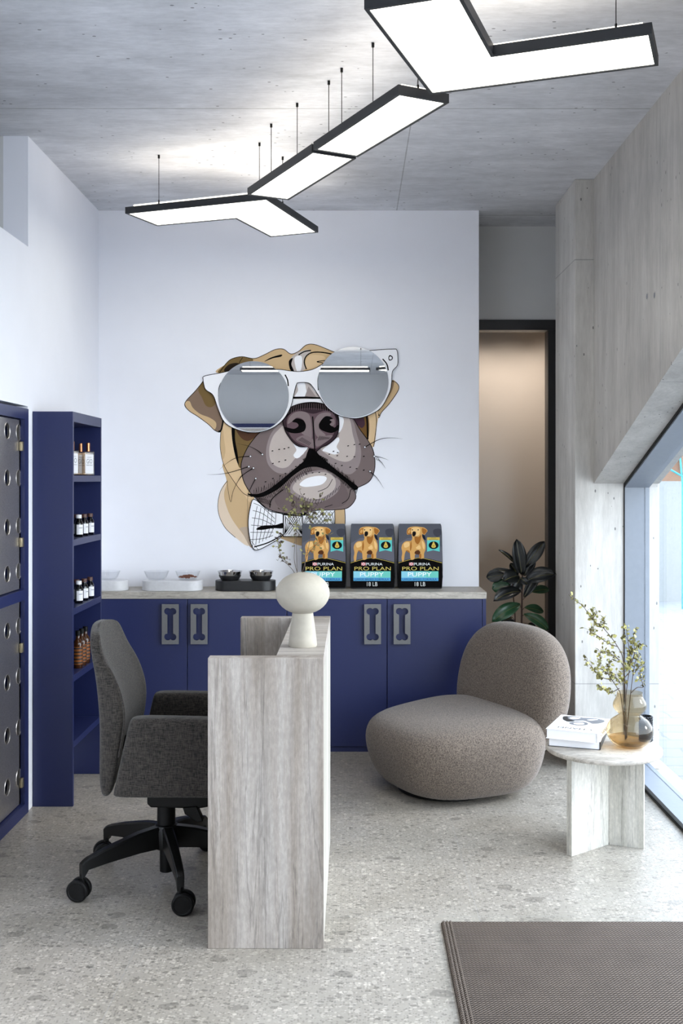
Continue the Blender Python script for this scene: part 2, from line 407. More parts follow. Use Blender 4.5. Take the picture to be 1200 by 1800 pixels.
MB().box(.367, 1.272, YD + .04, YD + .05, .005, 2.571, M['doorglass']).build('glass_leaf', dr)
w = MB(); w.box(-.2, 1.69, 7.72, 7.8, 0, 3.0, M['beige']); w.box(-.2, 1.69, YD + .12, 7.72, 2.9, 3.0, M['beige']); w.box(-.28, -.2, YD + .12, 7.8, 0, 3.0, M['beige']); w.box(1.61, 1.69, YD + .12, 7.72, 0, 2.9, M['beige'])
struct(w, 'wall_beyond_door')
# window in the right wall: trapezoid opening
XF, XG = 1.497, 1.632
outer = [(YP, 0), (YP, 1.575), (ytop, 3.05), (-2.5, 3.05), (-2.5, 0)]
ft = .03
inner = [(YP - .012, .035), (YP - .012, 1.553), (ytop + .002, 3.02), (-2.47, 3.02), (-2.47, .035)]
w = MB(); n = 5
vs = [(XF + .004, *p) for p in outer] + [(XG, *p) for p in outer] + [(XF, *p) for p in inner] + [(XG, *p) for p in inner]
fs = []
for i in range(n):
    j = (i + 1) % n
    fs += [(i, j, 2 * n + j, 2 * n + i), (n + i, 3 * n + i, 3 * n + j, n + j), (2 * n + i, 2 * n + j, 3 * n + j, 3 * n + i), (i, n + i, n + j, j)]
w.add(vs, fs, M['alu'])
for ym in (2.6, .2):
    w.box(XF + .03, XG, ym - .03, ym + .03, .035, min(3.02, zt(ym) - .02), M['alu'])
win = struct(w, 'window_1')
g = MB(); 
seg = [(YP - .012, 2.63), (2.57, .23), (.17, -2.47)]
for a, b in seg:
    pts = [(a, .035), (b, .035)] + ([(b, min(3.02, zt(b) - .022))] + ([(ytop, 3.02)] if b < ytop < a else []) + [(a, min(3.02, zt(a) - .022))])
    g.prism(pts, XG - .03, XG - .022, 'x', M['pane'])
g.build('window_pane', win, smooth=False)
g = MB()
def edgebar(p, q, t, m):
    (y0, z0), (y1, z1) = p, q; L = sqrt((y1 - y0) ** 2 + (z1 - z0) ** 2); ny, nz = -(z1 - z0) / L * t, (y1 - y0) / L * t
    g.prism([(y0, z0), (y1, z1), (y1 + ny, z1 + nz), (y0 + ny, z0 + nz)], XF - .004, XF + .003, 'x', m)
edgebar((YP, 0), (YP, 1.575), .008, M['gap']); edgebar((YP, 1.575), (ytop, 3.05), .014, M['gap'])
g.box(XF - .004, XF + .003, -2.5, YP, 0, .009, M['gap'])
g.build('window_gasket', win)
# outdoors
o = struct(MB().box(1.75, 14, -14, 26, -.12, -.03, M['pave']), 'ground')
o = tag(MB().box(2.2, 9, 14, 14.3, -.03, 1.57, M['outwall']).build('garden_wall'), 'low pale rendered wall at the far side of the paving outside', 'wall')
bd = thing('far_building', 'beige building with dark window beyond the low wall outside', 'building', (0, 0, 0))
MB().box(3.0, 9, 17, 21, -.03, 4.2, M['outbeige']).build('wall', bd)
bw = MB().box(4.4, 5.28, 16.94, 17.0, 1.92, 3.4, M['outdark']).build('window', bd)
MB().box(5.28, 5.38, 16.9, 17.0, 1.7, 3.5, M['outbeige']).build('window_trim', bw)
br = MB()
for a, b in (((1168, 820), (1200, 838)), ((1193, 780), (1199, 850)), ((1199, 850), (1230, 790))):
    p, q = P(*a, 13.2), P(*b, 13.2); br.cyl(p, q, .012, M['cyan'])
pb = P(1199, 850, 13.2); br.cyl(pb, (pb[0], pb[1], -.03), .012, M['cyan'])
tag(br.build('bracing_rods'), 'bright cyan diagonal rods outside beyond the window glass', 'rods')
# ------------------------------------------------------------------ base cabinets and worktop
YC = F / 300.0; ZT = .938
def bone_plate(cx, cz, y0, th):
    """plate .098 x .235 with a bone shaped hole through it, in two mirrored halves"""
    W, H, R, cxk, czk, w = .049, .1165, .0205, .0155, .0745, .0175
    arc = [(cxk + R * cos(radians(-84 + 223 * i / 16)), czk + R * sin(radians(-84 + 223 * i / 16))) for i in range(17)]
    arc = [p for p in arc if p[0] > .0004] + [(0, czk + sqrt(R * R - cxk * cxk))]
    tr = [(w, 0), (w, czk - R + .001)] + [p for p in arc if p[1] > czk - R + .002]
    right = [(x, -z) for x, z in tr[::-1]][:-1] + tr
    mb = MB()
    for sg in (1, -1):
        half = [(0, -H), (W, -H), (W, H), (0, H)] + right[::-1]
        mb.prism([(cx + sg * x, cz + z) for x, z in half], y0, y0 + th, 'y', M['handle'])
    for sx in (-.038, .038):
        for z0 in (-.108, .100): mb.box(cx + sx - .006, cx + sx + .006, y0 + th - .0005, YC - .0005, cz + z0, cz + z0 + .008, M['handle'])
    return mb
doors = [(-1.555, -.972), (-.968, -.389), (-.385, .198), (.202, .757)]
for ci, (x0, x1, lab) in enumerate(((-1.56, -.387, 'navy two-door base cabinet beneath the dog bowls'), (-.387, .780, 'navy two-door base cabinet beneath the dog food bags'))):
    t = thing('base_cabinet', lab, 'cabinet', (0, 0, 0), 0, 'navy base cabinets along the back wall')
    b = MB(); b.box(x0, x1 - (.022 if ci else 0), YC + .022, YW - .002, .035, ZT - .0405, M['bluein']); b.box(x0, x1 - (.022 if ci else 0), YC + .035, YW - .002, 0, .033, M['blue'])
    b.build('body', t)
    if ci: MB().box(.760, .780, YC, YW - .002, 0, ZT - .0405, M['blue']).build('end_panel', t)
    MB().box(x0, x1 - (.022 if ci else 0), YC + .008, YC + .034, 0, .029, M['blue']).build('plinth', t)
    for k in (0, 1):
        a, bb = doors[ci * 2 + k]
        dd = MB().box(a, bb, YC, YC + .02, .032, ZT - .0415, M['blue']).build('door', t, bevel=.0015)
        hc = (-320 / 300 + .0, -.895, .116, .287)[ci * 2 + k] if False else ((300.5, 351, 654.5, 706)[ci * 2 + k] - VX) / 300
        bone_plate(hc, .753, YC - .03, .012).build('handle', dd, smooth=False)
tag(MB().box(XL + .002, .783, YC - .006, YW - .001, ZT - .04, ZT, M['worktop']).build('worktop', bevel=.002), 'long grey travertine worktop over the navy cabinets', 'worktop')
# ------------------------------------------------------------------ dog mural
SW = F / YW
def fa(p):
    u = 300 + p[0] / 2.7273; v = 580 + p[1] / 2.7273
    return ((u - VX) / SW, HC - (v - VY) / SW)
A = Art(fa, YW - .0003, .00003); A.wk = 1.25
TAN = (206, 176, 136); TAN2 = (222, 192, 152); TANL = (226, 206, 184); DK = (120, 98, 62); MZ = (122, 108, 107); MZM = (152, 139, 139); MZL = (196, 184, 178); WH = (246, 246, 250); BK = (16, 14, 16)
A.poly([(268, 725), (240, 770), (226, 830), (232, 890), (262, 950), (310, 995), (380, 1032), (400, 900), (385, 800), (300, 720)], TANL)
A.poly([(250, 640), (268, 725), (256, 780), (262, 830), (290, 900), (335, 965), (378, 1012), (385, 900), (400, 800), (340, 690)], TAN)
A.stroke([(270, 725), (240, 770), (226, 830), (232, 890), (262, 950), (310, 995)], .0012)
A.poly([(330, 950), (345, 975), (380, 1040), (400, 1030), (380, 950)], (190, 170, 150))
A.poly([(240, 480), (238, 560), (252, 640), (285, 700), (345, 780), (395, 810), (440, 500), (300, 420), (250, 420)], TAN2)
A.poly([(240, 500), (238, 560), (250, 620), (262, 580), (255, 520), (250, 470)], TAN)
A.stroke([(242, 470), (238, 520), (238, 570), (252, 640), (285, 700), (345, 780), (390, 800)], .0013)
A.stroke([(270, 720), (275, 770), (288, 825), (300, 770), (345, 690), (397, 662)], .001)
A.poly([(165, 235), (120, 290), (68, 348), (85, 385), (130, 415), (180, 452), (212, 482), (240, 487), (250, 440), (240, 380), (205, 315), (175, 280)], (134, 112, 96))
A.poly([(68, 350), (90, 342), (105, 372), (140, 402), (185, 420), (214, 440), (218, 462), (206, 478), (180, 452), (130, 415), (85, 385)], TAN)
A.poly([(162, 245), (132, 285), (150, 325), (168, 362), (195, 370), (215, 350), (208, 312), (176, 285)], DK)
A.stroke([(165, 235), (120, 290), (68, 350), (85, 385), (130, 415), (180, 452), (212, 482), (240, 487), (250, 440)], .0016)
A.stroke([(228, 487), (242, 478), (252, 430)], .004)
A.poly([(294, 455), (298, 520), (312, 600), (335, 662), (385, 565), (440, 485), (400, 470), (340, 460)], DK)
A.poly([(316, 475), (335, 515), (368, 532), (402, 515), (425, 480), (370, 470)], (84, 58, 44))
A.poly([(350, 475), (370, 498), (400, 480)], (60, 42, 40))
A.poly([(292, 470), (295, 530), (308, 600), (325, 648), (320, 590), (309, 530), (306, 470)], BK)
# crown
A.poly([(220, 205), (262, 165), (290, 140), (340, 128), (400, 137), (450, 118), (500, 94), (540, 92), (575, 115), (612, 103), (650, 72), (690, 70), (740, 88), (790, 107), (860, 110), (780, 190), (600, 215), (400, 210)], TAN)
A.poly([(225, 203), (262, 165), (290, 140), (340, 128), (388, 137), (392, 150), (350, 172), (330, 205), (280, 205)], DK)
A.poly([(255, 195), (280, 165), (325, 160), (322, 192), (285, 203)], (40, 32, 26))
A.stroke([(235, 203), (262, 165), (290, 140), (340, 128), (400, 137), (450, 118), (500, 94), (540, 92), (575, 115), (612, 103), (650, 72), (690, 70), (740, 88), (790, 107), (850, 110)], .0016)
A.stroke([(322, 190), (330, 155), (345, 132)], .0014)
A.poly([(448, 152), (480, 132), (530, 118), (528, 128), (490, 136)], BK)
A.poly([(580, 130), (612, 106), (665, 96), (662, 130), (642, 190), (590, 197), (566, 160)], (196, 186, 182))
A.poly([(592, 142), (604, 125), (626, 126), (630, 155), (622, 196), (604, 196)], WH)
A.poly([(566, 150), (572, 190), (590, 196), (578, 165), (585, 135)], BK)
A.poly([(640, 150), (660, 112), (710, 108), (760, 112), (800, 140), (745, 160), (700, 185), (650, 190)], TAN)
A.poly([(646, 155), (668, 122), (730, 125), (740, 150), (690, 182), (655, 186)], TAN2)
A.stroke([(650, 188), (640, 155), (650, 125), (680, 108), (730, 108), (790, 120)], .003)
A.stroke([(612, 120), (640, 104), (672, 98)], .003)
A.stroke([(700, 180), (730, 160), (700, 152), (760, 145)], .002)
# face right
A.poly([(1058, 245), (1083, 254), (1092, 285), (1050, 350), (1010, 395), (998, 420), (980, 418), (980, 385), (1030, 330)], TAN)
A.poly([(1058, 245), (1070, 250), (1055, 300), (1000, 385), (985, 390), (1030, 320)], (150, 124, 96))
A.stroke([(1058, 245), (1083, 254), (1092, 285), (1050, 350), (1010, 395), (998, 420), (980, 418)], .0016)
A.stroke([(984, 380), (990, 400), (998, 412)], .005)
A.poly([(860, 415), (985, 380), (986, 470), (972, 560), (945, 535), (900, 480)], TAN2)
A.poly([(860, 415), (942, 405), (945, 525), (905, 480)], (112, 82, 46))
A.poly([(860, 415), (915, 408), (930, 450), (915, 470), (890, 450)], (72, 50, 60))
A.stroke([(938, 405), (942, 450), (944, 525)], .004)
A.stroke([(980, 390), (986, 450), (972, 560)], .0016)
# neck under chin right
A.poly([(785, 855), (832, 845), (835, 945), (785, 945)], TAN, False)
A.stroke([(833, 850), (836, 900), (834, 945)], .0015)
A.poly([(505, 985), (560, 975), (640, 985), (640, 1035), (560, 1012)], TAN)
# muzzle
muz = [(430, 490), (480, 470), (530, 440), (560, 400), (600, 380), (780, 390), (830, 410), (870, 420), (905, 475), (945, 530), (972, 585), (978, 660), (955, 722), (905, 752), (882, 762), (886, 808), (850, 852), (790, 862), (700, 865), (640, 878), (560, 880), (470, 860), (400, 800), (368, 760), (345, 710), (338, 640), (365, 570), (400, 520)]
A.poly(muz, MZ); A.stroke(muz, .0018, closed=True)
A.poly([(500, 470), (470, 520), (456, 590), (470, 650), (520, 688), (590, 678), (640, 640), (655, 570), (560, 500), (530, 455)], MZM)
A.poly([(520, 475), (490, 510), (472, 570), (480, 630), (520, 660), (562, 655), (600, 612), (640, 590), (600, 540), (560, 490), (540, 460)], MZL)
A.poly([(588, 545), (602, 575), (588, 600), (600, 615), (620, 608), (652, 572), (654, 558), (620, 558)], WH)
A.poly([(800, 408), (865, 422), (892, 500), (912, 580), (902, 650), (860, 692), (800, 672), (745, 630), (700, 580), (760, 540), (800, 480)], MZM)
A.poly([(810, 412), (855, 424), (872, 500), (886, 560), (876, 612), (840, 632), (790, 620), (740, 590), (720, 565), (790, 540), (810, 480)], MZL)
A.poly([(795, 400), (828, 425), (822, 468), (804, 492), (806, 440)], WH)
A.poly([(728, 575), (770, 540), (800, 515), (808, 530), (795, 560), (808, 585), (785, 597), (745, 585)], WH)
A.poly([(590, 310), (600, 270), (616, 250), (662, 252), (685, 290), (715, 328), (584, 330)], (200, 190, 186), True)
A.poly([(606, 258), (640, 252), (650, 290), (665, 325), (596, 325), (610, 290)], WH)
A.poly([(660, 270), (700, 325), (640, 326)], (160, 148, 146), False)
A.stroke([(584, 325), (650, 324), (722, 328)], .005, smooth=False)
A.poly([(580, 332), (725, 330), (745, 362), (655, 350), (566, 385)], WH, False)
# chin
A.poly([(520, 850), (500, 800), (560, 735), (620, 690), (690, 670), (760, 690), (830, 745), (850, 800), (820, 845), (700, 862), (600, 870)], (112, 98, 98))
A.poly([(570, 770), (590, 720), (645, 686), (720, 672), (775, 686), (812, 722), (800, 775), (745, 815), (690, 828), (635, 815), (595, 795)], MZM)
A.poly([(585, 765), (605, 722), (650, 694), (720, 682), (765, 692), (790, 722), (782, 765), (735, 800), (690, 812), (640, 802)], MZL)
A.poly([(618, 738), (650, 712), (700, 700), (740, 702), (746, 718), (720, 742), (660, 752), (630, 750)], WH)
for i in range(15):
    t = i / 14; x = 610 + 190 * t; y = 815 + 18 * sin(pi * t) - 85 * max(0, t - .55) * 2 * .6
    A.stroke([(x, y), (x + 9, y - 22)], .0011, smooth=False)
A.stroke([(705, 775), (750, 755), (775, 715)], .0014); A.stroke([(820, 832), (850, 810), (862, 765)], .0016); A.stroke([(738, 850), (775, 838)], .0014)
A.poly([(692, 575), (712, 600), (745, 630), (790, 668), (840, 708), (897, 752), (878, 766), (830, 725), (770, 682), (730, 664), (690, 656), (640, 664), (585, 700), (540, 742), (500, 772), (440, 800), (395, 800), (368, 785), (420, 785), (480, 757), (540, 710), (600, 660), (640, 625), (655, 585), (670, 560)], BK)
random.seed(3)
for i in range(70):
    t = i / 69
    if t < .5:
        q = t * 2; x = 400 + 260 * q; y = 788 - 150 * q ** 1.3
    else:
        q = (t - .5) * 2; x = 720 + 165 * q; y = 622 + 130 * q
    A.stroke([(x, y), (x + random.uniform(-6, 10) * (1 if t < .5 else -1), y - random.uniform(12, 30))], .0010, smooth=False)
    A.stroke([(x + 10, y + 8), (x + 20 * (1 if t < .5 else .2), y + random.uniform(24, 40))], .0011, smooth=False)
for i in range(26):
    x = 640 + i * 4.2; A.stroke([(x, 640 - abs(x - 692) * .2), (x + (x - 692) * .12, 590 + abs(x - 692) * .55)], .0016, smooth=False)
A.stroke([(475, 852), (480, 820), (500, 795), (540, 765)], .0022)
for i in range(8): A.stroke([(408 + i * 9, 800 + i * 2), (432 + i * 7, 826 + i * 2)], .001, smooth=False)
# nose
nose = [(538, 425), (556, 385), (600, 360), (660, 348), (720, 352), (770, 375), (800, 405), (806, 460), (795, 510), (760, 545), (720, 565), (692, 585), (672, 562), (620, 560), (588, 540), (555, 495), (540, 455)]
A.poly(nose, (58, 44, 50)); A.stroke(nose, .002, closed=True)
A.poly([(556, 435), (575, 402), (620, 388), (682, 402), (740, 388), (778, 402), (792, 440), (780, 500), (740, 538), (692, 570), (622, 550), (582, 520), (562, 480)], (104, 84, 90))
A.poly([(560, 450), (568, 420), (600, 394), (650, 396), (672, 430), (676, 520), (650, 510), (625, 490), (645, 460), (635, 430), (605, 420), (580, 440)], (138, 123, 124))
A.poly([(694, 500), (688, 440), (712, 404), (755, 396), (768, 410), (735, 425), (714, 450), (712, 475), (742, 504), (720, 520)], (138, 123, 124))
A.poly([(600, 525), (640, 505), (682, 525), (687, 566), (640, 548)], (132, 116, 118)); A.poly([(698, 522), (740, 508), (776, 506), (752, 532), (700, 560)], (132, 116, 118))
A.poly([(582, 440), (605, 424), (636, 434), (648, 460), (638, 486), (600, 496), (560, 488), (545, 466), (590, 474), (612, 460), (604, 446)], BK)
A.poly([(712, 448), (742, 414), (776, 424), (768, 448), (784, 468), (803, 455), (802, 478), (772, 494), (735, 486), (714, 472)], BK)
A.poly([(762, 432), (782, 428), (786, 448), (775, 462), (762, 452), (775, 442)], (130, 115, 116))
A.poly([(538, 432), (556, 385), (600, 360), (660, 348), (720, 352), (770, 375), (802, 405), (804, 440), (780, 400), (730, 380), (660, 374), (600, 384), (566, 408)], (24, 18, 20))
for i in range(22):
    x = 560 + i * 10.5; yy = 352 + ((x - 672) / 125) ** 2 * 30
    A.stroke([(x, yy), (x + (x - 672) * .05, yy + 30)], .0009, (110, 92, 96), smooth=False)
A.stroke([(680, 415), (684, 470), (687, 530), (692, 600)], .003)
for i in range(9): A.stroke([(612 + i * 6, 530 + i * 3), (632 + i * 5, 516 + i * 3)], .001, smooth=False); A.stroke([(706 + i * 6, 530 - i), (714 + i * 6, 508 + i)], .001, smooth=False)
for (x, y) in ((488, 580), (520, 573), (545, 570), (565, 564), (490, 640), (520, 632), (550, 624), (455, 728), (490, 712), (525, 700), (550, 688), (600, 655), (620, 645), (780, 582), (800, 588), (850, 556), (880, 550), (905, 548), (760, 596), (798, 603), (845, 606), (880, 608), (925, 606), (790, 640), (820, 650), (860, 658), (890, 665), (925, 672), (650, 690), (680, 685), (712, 683), (742, 692)):
    A.stroke([(x - 4, y + 1), (x + 4, y - 1)], .0022, smooth=False)
for q in ([(440, 597), (412, 575), (370, 556), (318, 545)], [(383, 606), (320, 612), (275, 635), (232, 672)], [(375, 655), (290, 682), (230, 692), (172, 693)], [(397, 662), (340, 702), (305, 760), (290, 808)], [(408, 712), (385, 755), (370, 800), (368, 900)], [(930, 562), (1000, 525), (1060, 518), (1112, 523)], [(975, 606), (1010, 612), (1045, 625)], [(992, 618), (1012, 638), (1030, 665)], [(955, 678), (990, 712), (1022, 762)]):
    A.stroke(q, .0026, taper=True)
    x, y = q[0]; A.poly([(x - 5, y), (x, y - 5), (x + 5, y), (x, y + 5)], WH); A.stroke([(x - 5, y), (x, y - 5), (x + 5, y), (x, y + 5)], .0009, closed=True)
# bow tie
bow = [(402, 812), (382, 850), (372, 920), (378, 990), (390, 1035), (412, 1055), (470, 1030), (535, 985), (545, 930), (540, 885), (470, 866)]
A.poly(bow, WH); A.stroke(bow, .0018, closed=True)
A.poly([(628, 884), (700, 868), (788, 864), (788, 950), (628, 950)], WH, False)
A.poly([(540, 885), (632, 893), (636, 990), (540, 990)], WH, False)
A.stroke([(540, 885), (632, 893), (636, 990), (540, 990)], .003, smooth=False, closed=True); A.stroke([(550, 890), (548, 988)], .0012, smooth=False)
A.poly([(520, 878), (560, 885), (640, 890), (650, 878), (600, 884)], BK)
for i in range(6): A.stroke([(398 - i * 4, 830 + i * 35), (440, 850 + i * 30), (500 - i * 2, 905 + i * 16)], .0012)
for i in range(6): A.stroke([(415 + i * 18, 845 + i * 5), (400 + i * 20, 930), (392 + i * 16, 1040 - i * 9)], .0012)
A.poly([(410, 955), (440, 938), (500, 935), (538, 925), (538, 950), (490, 950), (440, 958)], BK)
A.stroke([(400, 1040), (470, 1018), (530, 985)], .003); A.stroke([(385, 1010), (410, 1040), (420, 1052)], .001)
for i in range(7): A.stroke([(548 + i * 13, 892), (min(632, 548 + i * 13 + 70), min(985, 892 + 90))], .0012, smooth=False); A.stroke([(625 - i * 12, 896), (max(545, 625 - i * 12 - 60), 980)], .0012, smooth=False)
for i in range(8): A.stroke([(638 + i * 19, 872), (min(788, 638 + i * 19 + 55), 945)], .0012, smooth=False); A.stroke([(785 - i * 18, 868), (max(632, 785 - i * 18 - 60), 945)], .0012, smooth=False)
A.stroke([(786, 864), (787, 945)], .0016, smooth=False)
# sunglasses frame
fr = [(157, 240), (163, 222), (240, 207), (320, 192), (420, 198), (515, 190), (570, 197), (620, 200), (680, 190), (735, 160), (800, 118), (955, 100), (1060, 93), (1083, 98), (1088, 140), (1085, 172), (1062, 200), (1058, 250), (1048, 300), (1010, 370), (960, 405), (900, 424), (850, 422), (800, 408), (750, 372), (712, 320), (682, 275), (660, 255), (616, 253), (603, 262), (590, 310), (575, 370), (540, 430), (490, 470), (430, 490), (380, 492), (330, 482), (280, 460), (250, 430), (225, 370), (205, 315), (175, 292), (165, 280), (160, 262)]
A.poly(fr, (248, 248, 252)); A.stroke(fr, .0016, closed=True)
A.poly([(1048, 122), (1062, 128), (1062, 142), (1048, 148), (1042, 136)], BK); A.poly([(1050, 128), (1058, 131), (1058, 140), (1050, 143), (1046, 136)], WH)
A.stroke([(232, 320), (234, 280), (244, 255)], .004); A.stroke([(548, 215), (560, 240), (564, 270)], .003); A.stroke([(708, 290), (706, 240), (714, 205)], .003); A.stroke([(1015, 140), (1035, 165), (1042, 195)], .003)
tag(A.mb.build('dog_mural', smooth=False), 'brown and grey drawn dog face with sunglasses and bow tie on the white wall', 'mural')
for (u, v, lab) in ((445.9, 697.3, 'round frameless mirror forming the lower left sunglasses lens on the mural'), (620.5, 671.7, 'round frameless mirror forming the higher right sunglasses lens on the mural')):
    x = (u - VX) / SW; z = HC - (v - VY) / SW; r = .2165
    m = thing('round_mirror', lab, 'mirror', (x, YW - .02, z), 0, 'mirror lenses on the dog mural')
    b = MB(); b.rings([[(rr * cos(a * 2 * pi / 96), yy, rr * sin(a * 2 * pi / 96)) for a in range(96)] for rr, yy in ((r, .006), (r, .001), (r - .001, 0))], M['mirroredge'], True, True)
    b.build('backing', m, ang=30)
    b = MB(); b.rings([[(rr * cos(a * 2 * pi / 96), -.0008, rr * sin(a * 2 * pi / 96)) for a in range(96)] for rr in (r - .001, .01)], M['mirror'], False, True)
    b.build('mirror_glass', m, smooth=False)
# ------------------------------------------------------------------ dog food bags
def make_bag():
    W, H, D = .135, .39, .105
    t = thing('dog_food_bag', '', 'bag', (0, 0, 0), 0, 'three dog food bags on the worktop')
    b = MB(); rg = []
    for z, kw, kd in ((0, .96, .9), (.006, .99, .97), (.03, 1.0, 1.0), (.12, 1.02, 1.0), (.24, 1.0, 1.0), (.33, .985, .96), (.372, .965, .86), (.385, .95, .7), (.389, .93, .5)):
        pts = []
        for k in range(32):
            a = 2 * pi * k / 32; c_, s_ = cos(a), sin(a); e = .28
            pts.append((W * kw * (abs(c_) ** e) * (1 if c_ > 0 else -1), D / 2 + D / 2 * kd * (abs(s_) ** e) * (1 if s_ > 0 else -1), z))
        rg.append(pts)
    b.rings(rg, M['bagm']); b.build('bag_body', t, ang=50)
    f = lambda p: ((p[0] - 602) / 13.333 / 292, (1690 - p[1]) / 13.333 / 292)
    a = Art(f, -.0012, .00006)
    a.poly([(95, 200), (110, 160), (1075, 160), (1090, 200), (1115, 1060), (90, 1060)], (84, 86, 94), False)
    a.poly([(92, 620), (300, 500), (700, 470), (1104, 700), (1112, 1060), (92, 1060)], (98, 98, 108), False)
    a.poly([(900, 330), (960, 280), (1080, 290), (1095, 400), (1000, 470), (920, 420)], (66, 67, 76))
    a.poly([(640, 430), (700, 440), (730, 540), (680, 520)], (26, 30, 44))
    a.poly([(90, 1060), (92, 1085), (75, 1400), (100, 1660), (1100, 1660), (1128, 1400), (1112, 1085), (1112, 1060), (840, 990), (580, 950), (330, 990)], (8, 12, 16), False)
    G = (208, 158, 92); GD = (160, 102, 44); GL = (232, 192, 130)
    a.stroke([(88, 1080), (330, 1010), (580, 962), (840, 1010), (1112, 1080)], .0011, (206, 186, 90))
    a.poly([(178, 1045), (162, 950), (178, 840), (160, 720), (190, 630), (260, 572), (380, 560), (412, 500), (400, 440), (390, 400), (300, 418), (285, 340), (310, 270), (370, 238), (480, 225), (600, 235), (700, 255), (768, 320), (740, 370), (700, 420), (645, 400), (650, 480), (690, 560), (722, 650), (722, 760), (690, 860), (682, 965), (580, 970), (570, 860), (500, 870), (472, 900), (462, 985), (378, 1000), (360, 860), (340, 800), (280, 790), (240, 860), (220, 1000), (205, 1045)], G)
    a.poly([(290, 340), (325, 282), (385, 268), (372, 340), (385, 400), (312, 410)], GD); a.poly([(640, 270), (700, 280), (755, 325), (700, 405), (650, 370)], GD)
    a.poly([(310, 345), (340, 300), (365, 300), (355, 360), (330, 390)], G)
    a.poly([(400, 280), (480, 245), (580, 260), (600, 330), (560, 440), (480, 450), (400, 400)], GL)
    a.poly([(470, 470), (560, 470), (620, 420), (600, 560), (540, 640), (480, 580)], GD)
    a.poly([(500, 720), (580, 660), (610, 740), (560, 760), (520, 750)], GL); a.poly([(220, 620), (330, 590), (340, 680), (240, 720)], GL); a.poly([(640, 560), (700, 640), (690, 760), (650, 700)], GL)
    a.poly([(470, 860), (490, 800), (560, 780), (600, 830), (570, 880)], (84, 48, 26)); a.poly([(580, 880), (620, 870), (620, 965), (585, 965)], GD)
    a.poly([(250, 800), (290, 780), (340, 800), (350, 850), (280, 800)], GD); a.poly([(385, 560), (400, 700), (370, 800), (360, 700)], GD)
    a.poly([(412, 400), (430, 345), (485, 345), (500, 385), (480, 440), (430, 452)], (20, 18, 20)); a.stroke([(440, 455), (500, 468), (560, 440)], .0008, (50, 30, 20))
    for x in (415, 550): a.poly([(x - 16, 305), (x, 290), (x + 18, 302), (x, 318)], (30, 20, 16))
    a.poly([(760, 540), (1055, 540), (1055, 815), (905, 780), (760, 815)], (96, 196, 190), False); a.poly([(760, 480), (1055, 480), (1055, 545), (760, 545)], (206, 178, 84), False)
    a.stroke([(850, 497), (970, 497)], .0008, (60, 50, 20), False); a.stroke([(800, 525), (1015, 525)], .001, (60, 50, 20), False)
    a.poly([(912 + 116 * cos(k * pi / 8), 665 + 90 * sin(k * pi / 8)) for k in range(16)], (16, 22, 24)); a.poly([(912, 580), (945, 640), (965, 690), (940, 722), (884, 722), (860, 690), (880, 640)], (206, 178, 84)); a.stroke([(888, 682), (936, 682)], .0012, (60, 50, 20), False)
    a.poly([(340, 1068), (440, 1068), (440, 1140), (340, 1140)], (240, 220, 222), False)
    for i in range(3):
        for j in range(3):
            if (i + j) % 2 == 0: a.poly([(343 + i * 32, 1071 + j * 23), (373 + i * 32, 1071 + j * 23), (373 + i * 32, 1092 + j * 23), (343 + i * 32, 1092 + j * 23)], (206, 52, 70), False)
    a.text('PURINA', 455, 835, 1074, 1138, (236, 240, 242)); a.text('PRO PLAN', 178, 1030, 1168, 1252, (206, 188, 104))
    a.poly([(155, 1272), (600, 1272), (600, 1425), (155, 1425)], (140, 204, 222), False); a.poly([(600, 1272), (1025, 1272), (1025, 1425), (600, 1425)], (112, 200, 186), False)
    a.poly([(450, 1272), (740, 1272), (740, 1425), (450, 1425)], (126, 203, 204), False)
    a.text('PUPPY', 310, 865, 1300, 1396, (244, 248, 250)); a.poly([(155, 1425), (1025, 1425), (1025, 1500), (155, 1500)], (84, 158, 206), False)
    a.text('LARGE BREED FORMULA', 188, 985, 1442, 1482, (14, 38, 92)); a.text('18 LB', 470, 718, 1526, 1622, (226, 228, 226))
    a.mb.build('printed_front', t, smooth=False)
    return t
M['bagm'] = plain('dark foil bag', (.035, .037, .043), .35)
bag = make_bag()
for i, (u, lab) in enumerate(((569, 'dark puppy food bag partly hidden behind the dry sprigs and ceramic vase'), (654.5, 'middle of the three dark puppy food bags on the worktop'), (738.5, 'dark puppy food bag standing nearest the doorway'))):
    b = bag if i == 0 else dup(bag)
    b.location = ((u - VX) / 292, F / 292, ZT); b['label'] = lab
# ------------------------------------------------------------------ pet bowls
def tray(name, x, L, mat, lab):
    pts = []
    R = .078; hx = L / 2 - R
    for k in range(33):
        a = -pi / 2 + pi * k / 16 if k <= 16 else pi / 2 + pi * (k - 17) / 15.99
        cx = hx if k <= 16 else -hx
        pts.append((x + cx + R * cos(a), 6.28 + R * sin(a)))
    o = MB().prism(pts, ZT, ZT + .06, 'z', mat).build(name, bevel=.003, ang=40)
    return tag(o, lab, 'bowl stand', 'pet bowl stands on the worktop')
tray('bowl_stand', -.64, .36, M['blacktray'], 'black oblong pet bowl stand holding two steel bowls')
tray('bowl_stand', -1.075, .36, M['whitetray'], 'white oblong pet bowl stand carrying the bowl of kibble')
tray('bowl_stand', -1.448, .22, M['whitetray'], 'white pet bowl stand nearest the left wall, partly hidden by shelves')
outp = [(.045, .001), (.052, .004), (.060, .018), (.068, .036), (.0725, .052), (.075, .0525)]
inp = [(.073, .0535), (.070, .050), (.064, .034), (.056, .018), (.046, .007), (.002, .006)]
